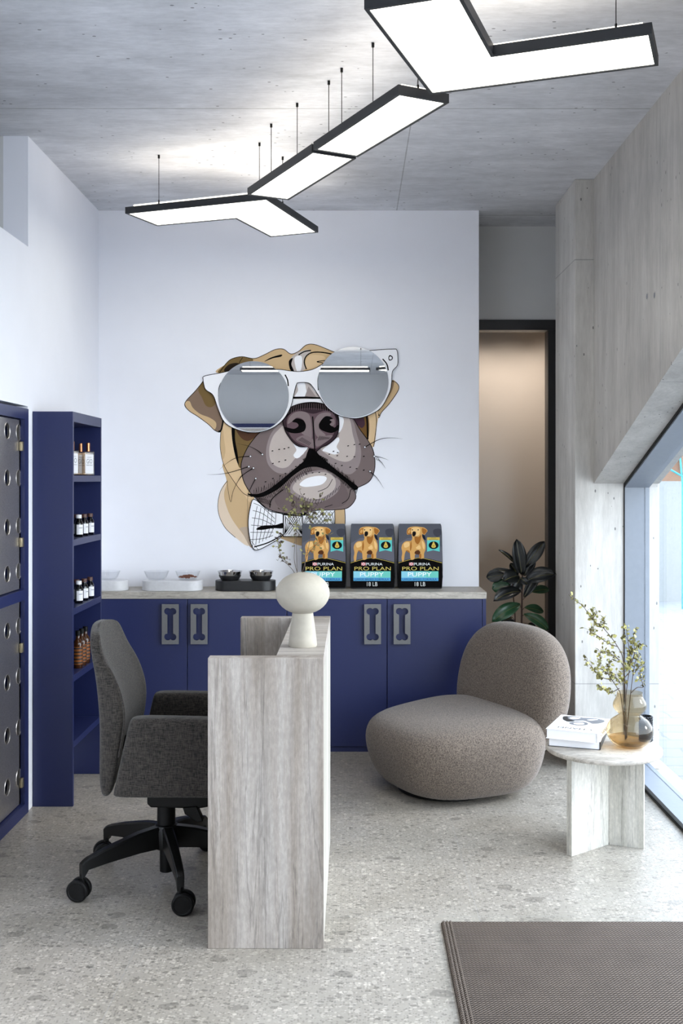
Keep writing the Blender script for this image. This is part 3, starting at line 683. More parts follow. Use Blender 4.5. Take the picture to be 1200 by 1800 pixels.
def bowl(x, mat, lab, steel=False):
    t = thing('pet_bowl', lab, 'bowl', (x, 6.28, ZT + .06), 0, 'steel pet bowls' if steel else 'clear glass pet bowls')
    MB().lathe(outp[:] + inp, mat, n=48).build('bowl', t, ang=60)
    if steel: MB().lathe([(.046, .0005), (.0535, .003), (.0625, .018), (.067, .028), (.066, .0285), (.061, .018), (.05, .001)], M['blacktray'], n=48).build('rubber_base', t)
    return t
sv = 6.28; bx = lambda u: (u - VX) * sv / F
bowl(bx(404), M['steel'], 'steel pet bowl in the black stand, farther from the ceramic vase', True); bowl(bx(458.5), M['steel'], 'steel pet bowl in the black stand, closer to the ceramic vase', True)
bowl(bx(275), M['clear'], 'empty clear glass bowl in the middle white stand'); bowl(bx(330), M['clear'], 'clear glass bowl holding brown kibble'); bowl(bx(189), M['clear'], 'clear glass bowl beside the navy shelf unit')
random.seed(5); kb = MB()
for i in range(150):
    a = random.uniform(0, 2 * pi); r = .052 * sqrt(random.random()); z = .012 + random.uniform(0, .018) * (1 - r / .07) + .004
    c = (bx(330) + r * cos(a), 6.28 + r * sin(a), ZT + .06 + z); q = random.uniform(.004, .0065)
    kb.lathe([(q * .6, -q * .5), (q, 0), (q * .6, q * .5)], M['kib'], c, 6)
kb_o = tag(kb.build('kibble'), 'brown dry kibble heaped in a clear glass bowl', 'kibble'); kb_o['kind'] = 'stuff'
# ------------------------------------------------------------------ pendant lamps
ZL = 2.965
def offset(poly, d):
    n = len(poly); area = sum(poly[i][0] * poly[(i + 1) % n][1] - poly[(i + 1) % n][0] * poly[i][1] for i in range(n)); sg = 1 if area > 0 else -1; out = []
    for i in range(n):
        p0, p1, p2 = Vector(poly[i - 1]), Vector(poly[i]), Vector(poly[(i + 1) % n])
        e1 = (p1 - p0).normalized(); e2 = (p2 - p1).normalized(); n1 = Vector((-e1.y, e1.x)) * sg; n2 = Vector((-e2.y, e2.x)) * sg
        b = (n1 + n2); b = b / max(.2, b.dot(n1)); out.append(tuple(p1 + b * d))
    return out
def lamp(poly, wires, lab, zl=ZL, group='angular ceiling light panels'):
    t = thing('pendant_light', lab, 'ceiling light', (0, 0, 0), 0, group)
    a = poly; b = offset(poly, .012); z0, z1 = zl, zl + .034; n = len(poly)
    r = lambda q, z: [(p[0], p[1], z) for p in q]
    mb = MB(); mb.rings([r(a, z0), r(a, z1), r(b, z1), r(b, z0), r(a, z0)], M['lampframe'], False, False); mb.build('frame', t, smooth=False)
    c = offset(poly, .0125)
    MB().prism(c, z0 + .003, z0 + .006, 'z', M['down']).build('diffuser', t, smooth=False)
    c2 = offset(poly, .03)
    MB().prism(c2, z1 - .01, z1 + .016, 'z', M['up']).build('uplight_diffuser', t, smooth=False)
    for (x, y) in wires:
        wmb = MB().cyl((x, y, z1 - .01), (x, y, ZC - .002), .0016, M['black'], 8)
        wmb.lathe([(.0055, -.017), (.0055, -.001)], M['black'], (x, y, ZC), 16); wmb.lathe([(.004, 0), (.004, .02)], M['black'], (x, y, z1 + .004), 12)
        wmb.build('hanging_wire', t)
    return t
lamp([(-1.171, 5.414), (-.4175, 5.133), (-.192, 5.832), (-.4657, 5.941), (-.6153, 5.526), (-1.0566, 5.682)], [(-.99, 5.372), (-.459, 5.175), (-.36, 5.40)], 'chevron-shaped glowing light panel closest to the white back wall')
lamp([(-.507, 5.06), (-.172, 4.392), (.0131, 4.488), (-.314, 5.153)], [(-.38, 4.90), (-.245, 4.63), (-.10, 4.37)], 'straight glowing light panel adjoining the chevron panel')
lamp([(-.164, 4.370), (.161, 3.73), (.349, 3.821), (.0205, 4.466)], [(-.045, 4.235), (.076, 3.99), (.235, 3.80)], 'straight glowing light panel adjoining the large L-shaped panel')
lamp([(.0327, 3.058), (.275, 3.741), (1.009, 3.477), (.915, 3.222), (.4535, 3.392), (.302, 2.963)], [(.822, 3.29), (.15, 3.1)], 'large L-shaped glowing light panel, closest to the camera')
lamp([(-1.417, -.5), (.216, -.5), (.216, -.28), (-1.417, -.28)], [(-1.3, -.39), (.1, -.39)], 'long straight light panel seen reflected in the mirror lenses')
lamp([(.29, -.28), (.98, .35), (1.13, .19), (.44, -.44)], [(.4, -.32), (1.0, .25)], 'slanted light panel seen only in the right mirror lens')
lamp([(-1.55, -.28), (-2.6, .35), (-2.7, .19), (-1.65, -.5)], [(-1.7, -.3)], 'slanted light panel seen only at the edge of the left mirror lens')
tb = thing('rear_cabinet', 'navy-topped tall wooden cabinet reflected at the foot of the left mirror lens', 'cabinet')
MB().box(-2.5, -.5, YB + .002, YB + .35, 0, 2.385, M['travtop']).build('body', tb)
MB().box(-2.5, -.5, YB + .002, YB + .36, 2.398, 2.46, M['blue']).build('top_panel', tb); MB().box(-2.5, -.5, YB + .002, YB + .37, 2.385, 2.398, M['paper']).build('trim_strip', tb)
# ------------------------------------------------------------------ reception desk
xa, xb = -.494, -.1; y0, y1, y2, y3 = F / 516, F / 516 + .055, 4.628, 4.683; DH = .99
t = thing('reception_desk', 'grey travertine reception desk with a raised ledge, in front of the office chair', 'desk')
MB().box(xa, xb, y0, y1, 0, DH, M['trav']).build('front_panel', t, bevel=.0015)
MB().box(xa, xb, y2, y3, 0, DH, M['trav']).build('rear_panel', t, bevel=.0015)
MB().box(xb - .05, xb, y1, y2, 0, DH - .05, M['tabstone']).build('side_panel', t, bevel=.0015)
MB().box(-.265, xb, y1, y2, DH - .05, DH, M['travtop']).build('ledge', t, bevel=.0015)
MB().box(xa + .02, xb - .05, y1, y2, .72, .75, M['travtop']).build('worktop', t, bevel=.0015)
# ------------------------------------------------------------------ mushroom vase with dry sprigs
vx, vy = -.183, 3.84
prof = [(.0, 0), (.050, 0), (.0525, .004), (.050, .03), (.045, .07), (.040, .105), (.038, .122), (.042, .126)]
cz, a_, b_ = .194, .0985, .077
for k in range(15):
    th = radians(-60 + 142 * k / 14); prof.append((a_ * cos(th), cz + b_ * sin(th)))
prof += [(.012, cz + b_ * .985), (.010, cz + b_ * .9), (.012, cz + .04)]
va = MB().lathe(prof, M['ceramic'], n=64, cap0=False, cap1=False).build('ceramic_vase', ang=40); va.location = (vx, vy, DH)
tag(va, 'mushroom-shaped off-white ceramic vase on the desk ledge', 'vase')
def leaf(mb, base, direc, L, W, m, nrm=None, bend=.25, fold=.15):
    d = direc.normalized(); up = nrm if nrm is not None else Vector((random.uniform(-1, 1), random.uniform(-1, 1), random.uniform(-.2, 1)))
    s = d.cross(up)
    if s.length < .1: s = d.cross(Vector((0, 0, 1)) + Vector((.3, .1, 0)))
    s.normalize(); nn = s.cross(d)
    vs = []; pr = [(0, .02), (.18, .55), (.42, 1), (.7, .85), (.9, .4), (1, .02)]
    for t_, w_ in pr:
        c = base + d * L * t_ + nn * (bend * L * (-(t_ ** 2)))
        vs += [c - s * W * w_ + nn * W * fold, c, c + s * W * w_ + nn * W * fold]
    fs = []
    for k in range(len(pr) - 1):
        i = k * 3; fs += [(i, i + 1, i + 4, i + 3), (i + 1, i + 2, i + 5, i + 4)]
    mb.add([tuple(v) for v in vs], fs, m)
def sprig(root, branches, sc, org, yb, dens, Ls, mats, spread, seed, name_s, name_l, rad=.0013, bottom=None):
    random.seed(seed); sb, lb = MB(), MB()
    for bi, (pts, t0, off0, off1) in enumerate(branches):
        pp = [(org[0] + x / sc, org[1] + y / sc) for x, y in pts]; n = len(pp)
        q = [tuple(P(u, v, yb + off0 + (off1 - off0) * i / (n - 1))) for i, (u, v) in enumerate(pp)]
        q = smooth_open(q, 8); sb.tube(q, rad, M['twig'], 6, rad * .4)
        for i in range(len(q) - 1):
            t_ = i / len(q)
            if t_ < t0: continue
            if random.random() < dens:
                for _ in range(random.choice((1, 2, 2, 3))):
                    b = Vector(q[i]) + Vector((random.gauss(0, spread), random.gauss(0, spread), random.gauss(0, spread)))
                    if (b - Vector(q[i])).length > .008: sb.tube([q[i], b], .0005, M['twig'], 4)
                    d = Vector((random.uniform(-1, 1), random.uniform(-1, 1), random.uniform(-.5, 1)))
                    L = random.uniform(*Ls); leaf(lb, b, d, L, L * random.uniform(.28, .42), random.choice(mats))
    sb.build(name_s, root); lb.flat = True; lb.build(name_l, root, ang=80)
t = thing('dry_sprigs', 'thin dry sprigs with tiny olive leaves standing in the ceramic vase', 'sprigs')
sprig(t, [([(350, 1040), (350, 940), (340, 600), (345, 380), (340, 180)], .62, 0, 0), ([(370, 1040), (400, 940), (470, 640), (490, 450), (540, 260), (600, 160)], .55, 0, .03), ([(352, 1040), (350, 940), (320, 800), (330, 560), (310, 460)], .6, 0, -.03), ([(345, 1040), (320, 935), (260, 860), (200, 800), (160, 640), (170, 560)], .4, 0, -.02),
          ([(375, 1040), (425, 940), (440, 780), (560, 640), (660, 560)], .5, 0, .04), ([(345, 400), (300, 340), (250, 350), (220, 300)], .2, 0, -.03), ([(480, 400), (560, 380), (620, 350), (650, 440)], .2, .02, .05), ([(440, 300), (420, 200), (380, 150)], .0, 0, 0), ([(343, 300), (290, 200), (240, 110)], .1, 0, .03), ([(350, 380), (400, 300), (460, 280), (500, 310)], 0, 0, .02), ([(490, 450), (450, 350), (430, 250)], 0, .02, 0)],
      5.62, (460, 840), vy, .6, (.009, .016), [M['leafdry'], M['leafdry'], M['twig']], .008, 4, 'stems', 'leaves')
# ------------------------------------------------------------------ office chair
t = thing('office_chair', 'charcoal upholstered swivel office chair with armrests on a black castor base', 'chair')
cx, cy = -.745, 4.205
fab = M['chairfab']
def loft(sections, mat, name, par, sub=2):
    b = MB(); b.rings(sections, mat); return b.build(name, par, sub=sub)
def rrect(x0, x1, y0, y1, z, tx=0, n=4):
    """rounded rect ring with extra verts, tx=relative corner cut"""
    cx_, cy_ = (x0 + x1) / 2, (y0 + y1) / 2; hx, hy = (x1 - x0) / 2, (y1 - y0) / 2; c = min(hx, hy) * .35
    return [(cx_ + a, cy_ + b, z) for a, b in ((hx, -hy + c), (hx, 0), (hx, hy - c), (hx - c, hy), (0, hy), (-hx + c, hy), (-hx, hy - c), (-hx, 0), (-hx, -hy + c), (-hx + c, -hy), (0, -hy), (hx - c, -hy))]
# backrest: sections of (z, xfront, xback, halfwidth); curved in plan (wraps around)
secs = [(.385, -.965, -.975, .20), (.40, -.93, -.982, .215), (.45, -.915, -.988, .225), (.55, -.900, -.985, .235), (.645, -.882, -.982, .243), (.72, -.876, -.984, .247), (.80, -.893, -.992, .245), (.87, -.925, -1.003, .238), (.93, -.955, -1.016, .228), (.985, -.975, -1.027, .21), (1.02, -.985, -1.03, .185), (1.038, -.998, -1.027, .15)]
rg = []
for z, xf, xb_, hw in secs:
    ring = []
    N = 11
    for k in range(N):      # front side near -> far
        q = -1 + 2 * k / (N - 1); ring.append((xf + .0 - .035 * 0 + .018 * (abs(q) ** 3), cy + hw * q, z - .018 * abs(q) ** 3 * (z > .9)))
    for k in range(N):
        q = 1 - 2 * k / (N - 1); ring.append((xb_ + .03 * q * q, cy + (hw + .004) * q, z - .018 * abs(q) ** 3 * (z > .9)))
    rg.append(ring)
loft(rg, fab, 'backrest', t, 2)
for sgn in (-1,):
    pb = MB(); pb.tube(smooth_open([(xf - .001 + .018, cy + sgn * (hw + .002), z - .018 * (z > .9)) for z, xf, xb_, hw in secs[3:-1]], 4), .0035, fab, 6); pb.build('piping', t)
# armrest shells
for sgn in (-1, 1):
    rg = []
    for z, xl, xr, wi, wo in ((.405, -.898, -.44, .236, .262), (.41, -.900, -.43, .230, .268), (.50, -.880, -.425, .222, .274), (.60, -.858, -.42, .206, .278), (.672, -.842, -.418, .192, .281), (.697, -.834, -.42, .195, .276), (.708, -.82, -.43, .208, .262)):
        ya, yb_ = (cy + sgn * wi, cy + sgn * wo); 
        if sgn < 0: ya, yb_ = yb_, ya
        N = 6; ring = [(xl, ya + (yb_ - ya) * k / 3, z) for k in range(3, -1, -1)]
        ring = [(xl + (xr - xl) * k / N, ya, z + (.0 if z < .6 else -.010 * (k / N) ** 1.5)) for k in range(N + 1)] + [(xr, (ya + yb_) / 2, z - (.010 if z > .6 else 0))] + [(xl + (xr - xl) * (1 - k / N), yb_, z + (.0 if z < .6 else -.010 * (1 - k / N) ** 1.5)) for k in range(N + 1)] + [(xl - .002, (ya + yb_) / 2, z)]
        rg.append(ring)
    b = MB(); b.rings(rg, fab); o = b.build('armrest', t, sub=2)
    for e in o.data.edges: pass
rg = [rrect(-.895, -.44, cy - .232, cy + .232, z) for z in (.408, .412, .44)] + [rrect(-.89, -.425, cy - .22, cy + .22, .50), rrect(-.88, -.435, cy - .205, cy + .205, .515)]
loft(rg, fab, 'seat', t, 1)
b = MB(); b.box(-.90, -.875, cy - .10, cy + .10, .41, .60, M['black']); b.build('back_support', t, bevel=.006)
b = MB(); b.prism([(-.80, .407), (-.80, .335), (-.785, .322), (-.60, .318), (-.53, .330), (-.48, .362), (-.47, .407)], cy - .115, cy + .115, 'y', M['black']); b.build('mechanism', t, bevel=.006)
b = MB(); b.prism([(-.66, .325), (-.605, .33), (-.580, .272), (-.60, .268), (-.652, .300)], cy - .125, cy - .09, 'y', M['black']); b.build('lever', t, bevel=.003)
b = MB(); b.lathe([(.036, .20), (.036, .33)], M['black'], (cx, cy, 0), 32); b.lathe([(.026, .035), (.026, .2)], M['black'], (cx, cy, 0), 32); b.build('gas_column', t, bevel=.002)
b = MB(); b.lathe([(.03, .125), (.045, .13), (.05, .20), (.044, .222), (.036, .226)], M['blackm'], (cx, cy, 0), 40); b.build('hub', t)
for k in range(5):
    an = radians(216.4 + 72 * k); d = Vector((cos(an), sin(an), 0)); s_ = Vector((-sin(an), cos(an), 0)); R = .345
    b = MB(); rg = []
    for r, zt_, zb_, w_ in ((.03, .222, .135, .022), (.12, .212, .135, .021), (.25, .182, .125, .018), (.33, .158, .115, .016), (R, .150, .092, .015), (R + .012, .140, .085, .014)):
        c = Vector((cx, cy, 0)) + d * r
        rg.append([tuple(c - s_ * w_ + Vector((0, 0, zt_ - .006))), tuple(c - s_ * w_ * .7 + Vector((0, 0, zt_))), tuple(c + s_ * w_ * .7 + Vector((0, 0, zt_))), tuple(c + s_ * w_ + Vector((0, 0, zt_ - .006))), tuple(c + s_ * w_ * .9 + Vector((0, 0, zb_))), tuple(c - s_ * w_ * .9 + Vector((0, 0, zb_)))])
    b.rings(rg, M['blackm']); b.build('base_leg', t, ang=30)
    ca = Vector((cx, cy, 0)) + d * (R + .006)
    cst = MB(); wd = Vector((cos(radians(262 + (k * 37) % 30)), sin(radians(262 + (k * 37) % 30)), 0)); tr = Vector((-wd.y, wd.x, 0))
    cst.cyl(tuple(ca + Vector((0, 0, .05))), tuple(ca + Vector((0, 0, .10))), .009, M['black'], 12)
    cc = ca - tr * .012 * (1 if tr.dot(d) < 0 else -1) + Vector((0, 0, .0415))
    cst.tube([tuple(cc + wd * .011), tuple(cc - wd * .011)], .030, M['black'], 24)
    co = cst.build('caster', t)
    for sg in (-1, 1):
        w_ = MB(); rgs = []
        for rr, oo in ((.010, .008), (.038, .008), (.0415, .012), (.0415, .024), (.038, .028), (.033, .0285), (.031, .0265), (.006, .0265)):
            a1 = wd * sg; p_ = cc + a1 * oo; u_ = Vector((0, 0, 1)); v_ = a1.cross(u_)
            rgs.append([tuple(p_ + (u_ * cos(2 * pi * j / 32) + v_ * sin(2 * pi * j / 32)) * rr) for j in range(32)])
        w_.rings(rgs, M['black']); w_.build('wheel', co, ang=30)
# ------------------------------------------------------------------ lounge chair
LA = atan2(-.478, -.878)
t = thing('lounge_chair', 'plump taupe boucle lounge chair with a rounded back, in front of the cabinets', 'armchair', (.745, 5.60, 0), LA)
def sgn(x): return 1 if x >= 0 else -1
N = 48; rg = []
for z, k, dx in ((.022, .70, .0), (.035, .775, .0), (.07, .86, 0), (.12, .925, 0), (.18, .97, .0), (.24, .995, 0), (.29, .995, 0), (.335, .965, 0), (.365, .905, 0), (.385, .80, 0), (.397, .64, 0), (.402, .42, 0), (.404, .2, 0), (.405, .02, 0)):
    ring = []
    for i in range(N):
        a = 2 * pi * i / N; c_, s_ = cos(a), sin(a); e = .66
        X = .395 * abs(c_) ** e * sgn(c_); Y = .44 * abs(s_) ** e * sgn(s_)
        Y *= (1 - .10 * (X / .4)) ; 
        zz = z - (.03 * (X / .4) * (z - .1) / .3 * k if z > .1 else 0) 
        ring.append((.268 + X * k * 1.03 + dx, Y * k, zz))
    rg.append(ring)
b = MB(); b.rings(rg, M['loungefab']); b.build('seat', t, sub=1)
rg = []
for tt, k in ((-.115, .30), (-.112, .55), (-.10, .78), (-.07, .92), (-.03, .985), (.02, 1.0), (.06, .97), (.09, .90), (.108, .78), (.116, .55), (.118, .3), (.118, .05)):
    ring = []
    for i in range(N):
        a = 2 * pi * i / N; c_, s_ = cos(a), sin(a); e = .68
        Y = .435 * abs(c_) ** e * sgn(c_); Z = .385 * abs(s_) ** e * sgn(s_)
        if Z < 0: Y *= 1 - .42 * (abs(Z) / .385) ** 1.6
        else: Y *= 1 - .07 * (Z / .385) ** 2
        zz = .44 + Z * k; lean = -.16 * (zz - .35) if zz > .35 else .30 * (.35 - zz)
        ring.append((-.105 + tt + lean, Y * k, zz))
    rg.append(ring)
b = MB(); b.rings(rg, M['loungefab']); b.build('backrest', t, sub=1)
b = MB().lathe([(.24, 0), (.25, .004), (.25, .03)], M['black'], (.30, 0, 0), 48); b.build('swivel_base', t)
# ------------------------------------------------------------------ side table
tx, ty = 1.089, 4.572
t = thing('side_table', 'round pale travertine side table beside the window', 'side table')
MB().lathe([(.244, .42), (.247, .423), (.247, .437), (.244, .44)], M['tabtop'], (tx, ty, 0), 96).build('table_top', t, ang=50)
c0 = Vector((1.118, 4.622))
for e in ((.918, 4.470), (1.262, 4.562), (1.075, 4.76)):
    e = Vector(e); d = (e - c0).normalized(); s_ = Vector((-d.y, d.x)) * .014
    q = [c0 - s_ + d * .010, e - s_, e + s_, c0 + s_ + d * .010]
    MB().prism([tuple(p) for p in q], 0, .4195, 'z', M['tabstone']).build('leg', t, bevel=.001)
def book(z, h, loc, rz, lab, title):
    t = thing('book', lab, 'book', (loc[0], loc[1], z), rz, 'books on the side table')
    w_, d_ = .222, .295
    MB().box(.004, w_ - .004, .003, d_ - .003, .002, h - .002, M['paper']).build('pages', t)
    c = MB(); cm = M['paper'] if title else M['ink']
    c.box(0, w_, 0, d_, h - .002, h, M['paper']); c.box(0, w_, 0, d_, 0, .002, M['ink'] if not title else M['paper']); c.box(w_ - .003, w_, 0, d_, .002, h - .002, M['paper'] if title else M['ink'])
    c.build('cover', t, bevel=.0004)
    if title:
        a = MB(); a.flat = True
        zz = h + .0004
        def put(vs, fs, m): a.add([(x, y, zz) for x, y in vs], fs, m)
        vs, fs = text_geo('CHANEL', .16, .026, 0, 0)
        put([(w_ / 2 - .002 - x, .048 - y) for x, y in vs], [tuple(f) for f in fs], M['ink'])
        def blob(pts, m, up): 
            q = smooth_closed(pts, 4); a.add([(x, y, zz + up) for x, y in q], [tuple(range(len(q)))], m)
        blob([(.035, .20), (.02, .26), (.06, .285), (.11, .27), (.16, .28), (.205, .25), (.20, .20), (.17, .17), (.15, .19), (.12, .215), (.09, .20), (.06, .19)], M['greyink'], .0002)
        blob([(.03, .20), (.018, .255), (.035, .265), (.05, .22), (.085, .19), (.06, .165), (.04, .185)], M['ink'], .0004)
        blob([(.05, .235), (.06, .262), (.095, .262), (.09, .235), (.07, .222)], M['paper'], .0006)
        blob([(.13, .235), (.16, .262), (.175, .255), (.15, .225)], M['paper'], .0006)
        blob([(.085, .12), (.07, .15), (.10, .185), (.14, .18), (.15, .14), (.12, .115)], M['greyink'], .0003)
        blob([(.095, .13), (.09, .15), (.11, .17), (.13, .165), (.135, .14), (.115, .127)], M['paper'], .0005)
        a.build('cover_print', t, smooth=False)
    if not title: return t
    vs, fs = text_geo('CHANEL', .16, h * .45, 0, 0)
    sp = MB(); sp.flat = True; sp.add([(w_ + .0004, d_ / 2 + x, h / 2 + y) for x, y in vs], fs, M['ink'] if title else M['paper']); sp.build('spine_print', t, smooth=False)
    return t
book(.4402, .036, (.848, 4.574), radians(-19), 'white-paged book with black spine, bottom of the stack', False)
book(.4766, .042, (.836, 4.562), radians(-24), 'white fashion book with black-and-white cover, top of the stack', True)
# amber glass vase
gx, gy = 1.199, 4.560
pr = [(.035, .0), (.055, .003), (.080, .022), (.0955, .048), (.1, .07), (.095, .092), (.080, .115), (.060, .130), (.049, .138), (.048, .144), (.058, .152), (.068, .165), (.0715, .180), (.068, .195), (.060, .210), (.055, .222), (.054, .236)]
pr = smooth_open(pr, 3); inr = [(max(.002, r - .003), z + (.003 if z < .05 else 0)) for r, z in pr][::-1]
gv = thing('glass_vase', 'double-bulb amber glass vase on the side table', 'vase', (gx, gy, .4402))
MB().lathe(pr, M['amber'], n=72, cap1=False).build('glass_body', gv, ang=60)
MB().lathe([(.001, .008), (.03, .008), (.055, .012), (.076, .026), (.088, .042), (.001, .043)], M['water'] if 'water' in M else glass('amber water', (.80, .68, .50), .8), n=48).build('water', gv, ang=60)
o = tag(MB().box(0, 0, 0, 0, 0, 0, M['black']).build('x') if False else thing('x', '', ''), 'leafy branches', 'branches'); bpy.data.objects.remove(o)
t = thing('leafy_branches', 'long branches with small yellow-green leaves in the amber vase', 'branches')
sprig(t, [([(790, 1780), (795, 1400), (770, 900), (700, 710), (540, 500), (400, 390), (300, 240), (200, 165), (125, 100)], .42, 0, -.06),
          ([(800, 1780), (740, 1300), (700, 1200), (590, 1030), (600, 940), (635, 860)], .5, 0, -.04), ([(620, 1100), (540, 1080), (480, 1050), (400, 950), (300, 830)], .35, -.03, -.07),
          ([(775, 940), (690, 840), (560, 770), (495, 800), (505, 950)], .15, -.02, -.05), ([(810, 1780), (795, 1400), (780, 1100), (775, 700), (770, 440)], .6, 0, .02),
          ([(800, 1790), (850, 1300), (880, 1050), (920, 850), (970, 820)], .55, 0, .04), ([(795, 1800), (800, 1300), (850, 900), (870, 700), (920, 480)], .5, 0, .03),
          ([(860, 1250), (930, 1190), (1000, 1180), (965, 1060), (970, 980)], .5, .01, .05), ([(720, 1200), (640, 1240), (560, 1230), (480, 1160)], .3, -.02, -.05), ([(700, 710), (590, 670), (430, 560), (380, 540), (400, 460)], .1, -.03, -.08),
          ([(540, 500), (545, 430), (540, 370)], .3, -.04, -.03), ([(400, 390), (440, 340), (460, 290)], .3, -.05, -.04), ([(880, 1050), (950, 950), (1000, 900)], .2, .03, .05), ([(850, 900), (830, 700), (800, 500)], .2, .02, 0), ([(870, 800), (940, 700), (1000, 690)], .2, .02, .06), ([(590, 1030), (520, 980), (440, 950)], .2, -.03, -.05), ([(605, 1000), (680, 1050), (640, 1110)], .2, -.03, -.01), ([(850, 1000), (760, 1100), (720, 1130)], .2, .01, -.02), ([(860, 900), (900, 780), (880, 620)], .1, .02, .0), ([(855, 950), (790, 950), (770, 1000)], .1, .02, .0)],
      6.667, (980, 1030), gy, .85, (.012, .021), [M['leafdry'], M['leafpale'], M['leafpale']], .008, 8, 'stems', 'leaves', rad=.0022)
# black studded candle holder
b = MB(); kx, ky = 1.296, 4.658
b.lathe([(.026, 0), (.027, .003), (.027, .112), (.024, .112), (.024, .01), (.001, .01)], M['stud'], (kx, ky, .4402), 32)
for r_ in range(11):
    for k in range(16):
        a = 2 * pi * (k + .5 * (r_ % 2)) / 16; c = (kx + .027 * cos(a), ky + .027 * sin(a), .4402 + .007 + r_ * .0100)
        b.lathe([(.001, -.0046), (.0035, -.0032), (.0048, 0), (.0035, .0032), (.001, .0046)], M['stud'], c, 8)
tag(b.build('candle_holder', ang=60), 'small black studded cup behind the amber vase', 'candle holder')
# ------------------------------------------------------------------ rug
b = MB(); pts = []
rx0, rx1, ry0, ry1 = .32, 1.45, 1.7, F / 489; st = .0125
def wob(n_): return [(.0 if i % 4 == 0 else (.0028 if i % 4 in (1, 3) else .004)) for i in range(n_)]
nx = int((rx1 - rx0) / st) * 4; ny = int((ry1 - ry0) / st) * 4
wx, wy = wob(nx), wob(ny)
pts = [(rx0 + (rx1 - rx0) * i / nx, ry0 - wx[i]) for i in range(nx)] + [(rx1 + wy[i], ry0 + (ry1 - ry0) * i / ny) for i in range(ny)] + [(rx1 - (rx1 - rx0) * i / nx, ry1 + wx[i]) for i in range(nx)] + [(rx0 - wy[i], ry1 - (ry1 - ry0) * i / ny) for i in range(ny)]
b.prism(pts, .0005, .007, 'z', M['rug'])
ins = [(max(rx0 + .004, min(rx1 - .004, p[0])), max(ry0 + .004, min(ry1 - .004, p[1]))) for p in pts]
b.rings([[(p[0], p[1], .007) for p in pts], [(p[0], p[1], .0105) for p in ins]], M['rug'], False, True)
for yy in (0,):
    for xx in (rx0 + .006, rx0 + .018, rx0 + .030): b.tube([(xx, ry0 + .004, .009), (xx, ry1 - .004, .009)], .005, M['rug'], 8)
tag(b.build('woven_rug', ang=40), 'brown-grey woven rug with a braided edge on the terrazzo floor', 'rug')
# ------------------------------------------------------------------ navy shelf unit
sy0, sy1 = F / 360, F / 323; sx0, sx1 = XL + .002, -1.367
t = thing('shelf_unit', 'tall open navy shelf unit against the white left wall', 'shelf')
MB().box(sx0, sx1, sy0, sy0 + .02, 0, 1.93, M['blue']).build('side_panel', t, bevel=.001)
MB().box(sx0, sx1, sy1 - .02, sy1, 0, 1.93, M['blue']).build('side_panel', t, bevel=.001)
MB().box(sx0, sx0 + .012, sy0 + .02, sy1 - .02, .28, 1.88, M['bluein']).build('back_panel', t)
MB().box(sx0, sx1, sy0 + .02, sy1 - .02, 1.88, 1.93, M['blue']).build('top_panel', t, bevel=.001)
SH = (1.618, 1.303, .965, .638, .315)
for z in SH: MB().box(sx0 + .012, sx1, sy0 + .02, sy1 - .02, z - .032, z, M['blue']).build('shelf', t, bevel=.001)
def perfume():
    t = thing('perfume_bottle', '', 'perfume bottle', (0, 0, 0), 0, 'perfume bottles on the top shelf')
    MB().box(-.031, .031, -.014, .014, .0005, .128, M['perf']).build('glass_body', t, bevel=.006, seg=3)
    l = MB(); l.box(-.023, .023, -.0158, -.0148, .012, .112, M['paper']); 
    for s_, a0, a1, b0, b1 in (('ACQUA DI', -.012, .012, .092, .100), ('GIO', -.016, .016, .064, .088), ('GIORGIO ARMANI', -.017, .017, .052, .058)):
        vs, fs = text_geo(s_, a1 - a0, b1 - b0, 0, (b0 + b1) / 2); l.add([(x, -.0161, z) for x, z in vs], fs, M['greyink'])
    l.build('paper_label', t, smooth=False)
    MB().lathe([(.0105, .1285), (.0105, .172), (.0095, .173)], M['copper'], n=24).build('cap', t)
    return t
pf = perfume()
for i, (x, y, a, lab) in enumerate(((-1.402, 5.575, 40, 'square perfume bottle with its whole white label showing, on the top shelf'), (-1.462, 5.655, 25, 'perfume bottle tucked behind, only its copper cap and glass edge showing'), (-1.424, 5.345, 40, 'perfume bottle cut off by the shelf side panel, on the top shelf'))):
    o = pf if i == 0 else dup(pf); o.location = (x, y, SH[0]); o.rotation_euler = (0, 0, radians(a)); o['label'] = lab
def jar(white):
    t = thing('medicine_bottle', '', 'bottle', (0, 0, 0), 0, 'small labelled glass bottles on the shelves')
    MB().lathe([(.001, .0005), (.019, .0005), (.0205, .003), (.0205, .072), (.017, .082), (.012, .088), (.012, .1)], M['dglass'], n=20).build('glass_body', t, ang=50)
    MB().lathe([(.0145, .0965), (.0145, .113), (.0135, .114)], M['paper'] if white else M['capred'], n=20).build('cap', t)
    l = MB(); n = 9; vs = []
    for z in (.014, .064):
        for k in range(n): a = radians(-55 + 110 * k / (n - 1)); vs.append((.0212 * sin(a), -.0212 * cos(a), z))
    l.add(vs, [(k, k + 1, n + k + 1, n + k) for k in range(n - 1)], M['paper']); l.box(-.010, .010, -.0222, -.0214, .046, .049, M['greyink']); l.flat = True; l.build('paper_label', t)
    return t
jb, jw = jar(False), jar(True); used = set()
where = {(1): 'second shelf', (2): 'third shelf'}
for si in (1, 2):
    for k, (x, y, a, wt, lab) in enumerate(((-1.398, 5.60, 55, 0, 'dark glass bottle with white label, farthest back on the %s from the top'), (-1.405, 5.505, 62, 0, 'dark glass bottle second from the far end of the %s from the top'), (-1.432, 5.46, 20, 0, 'dark glass bottle behind two others on the %s from the top'), (-1.402, 5.385, 40, 1, 'white-capped bottle beside the panel edge on the %s from the top'))):
        src = jw if wt else jb
        o = src if src.name not in used else dup(src); used.add(src.name)
        o.location = (x, y, SH[si]); o.rotation_euler = (0, 0, radians(a)); o['label'] = lab % where[si]
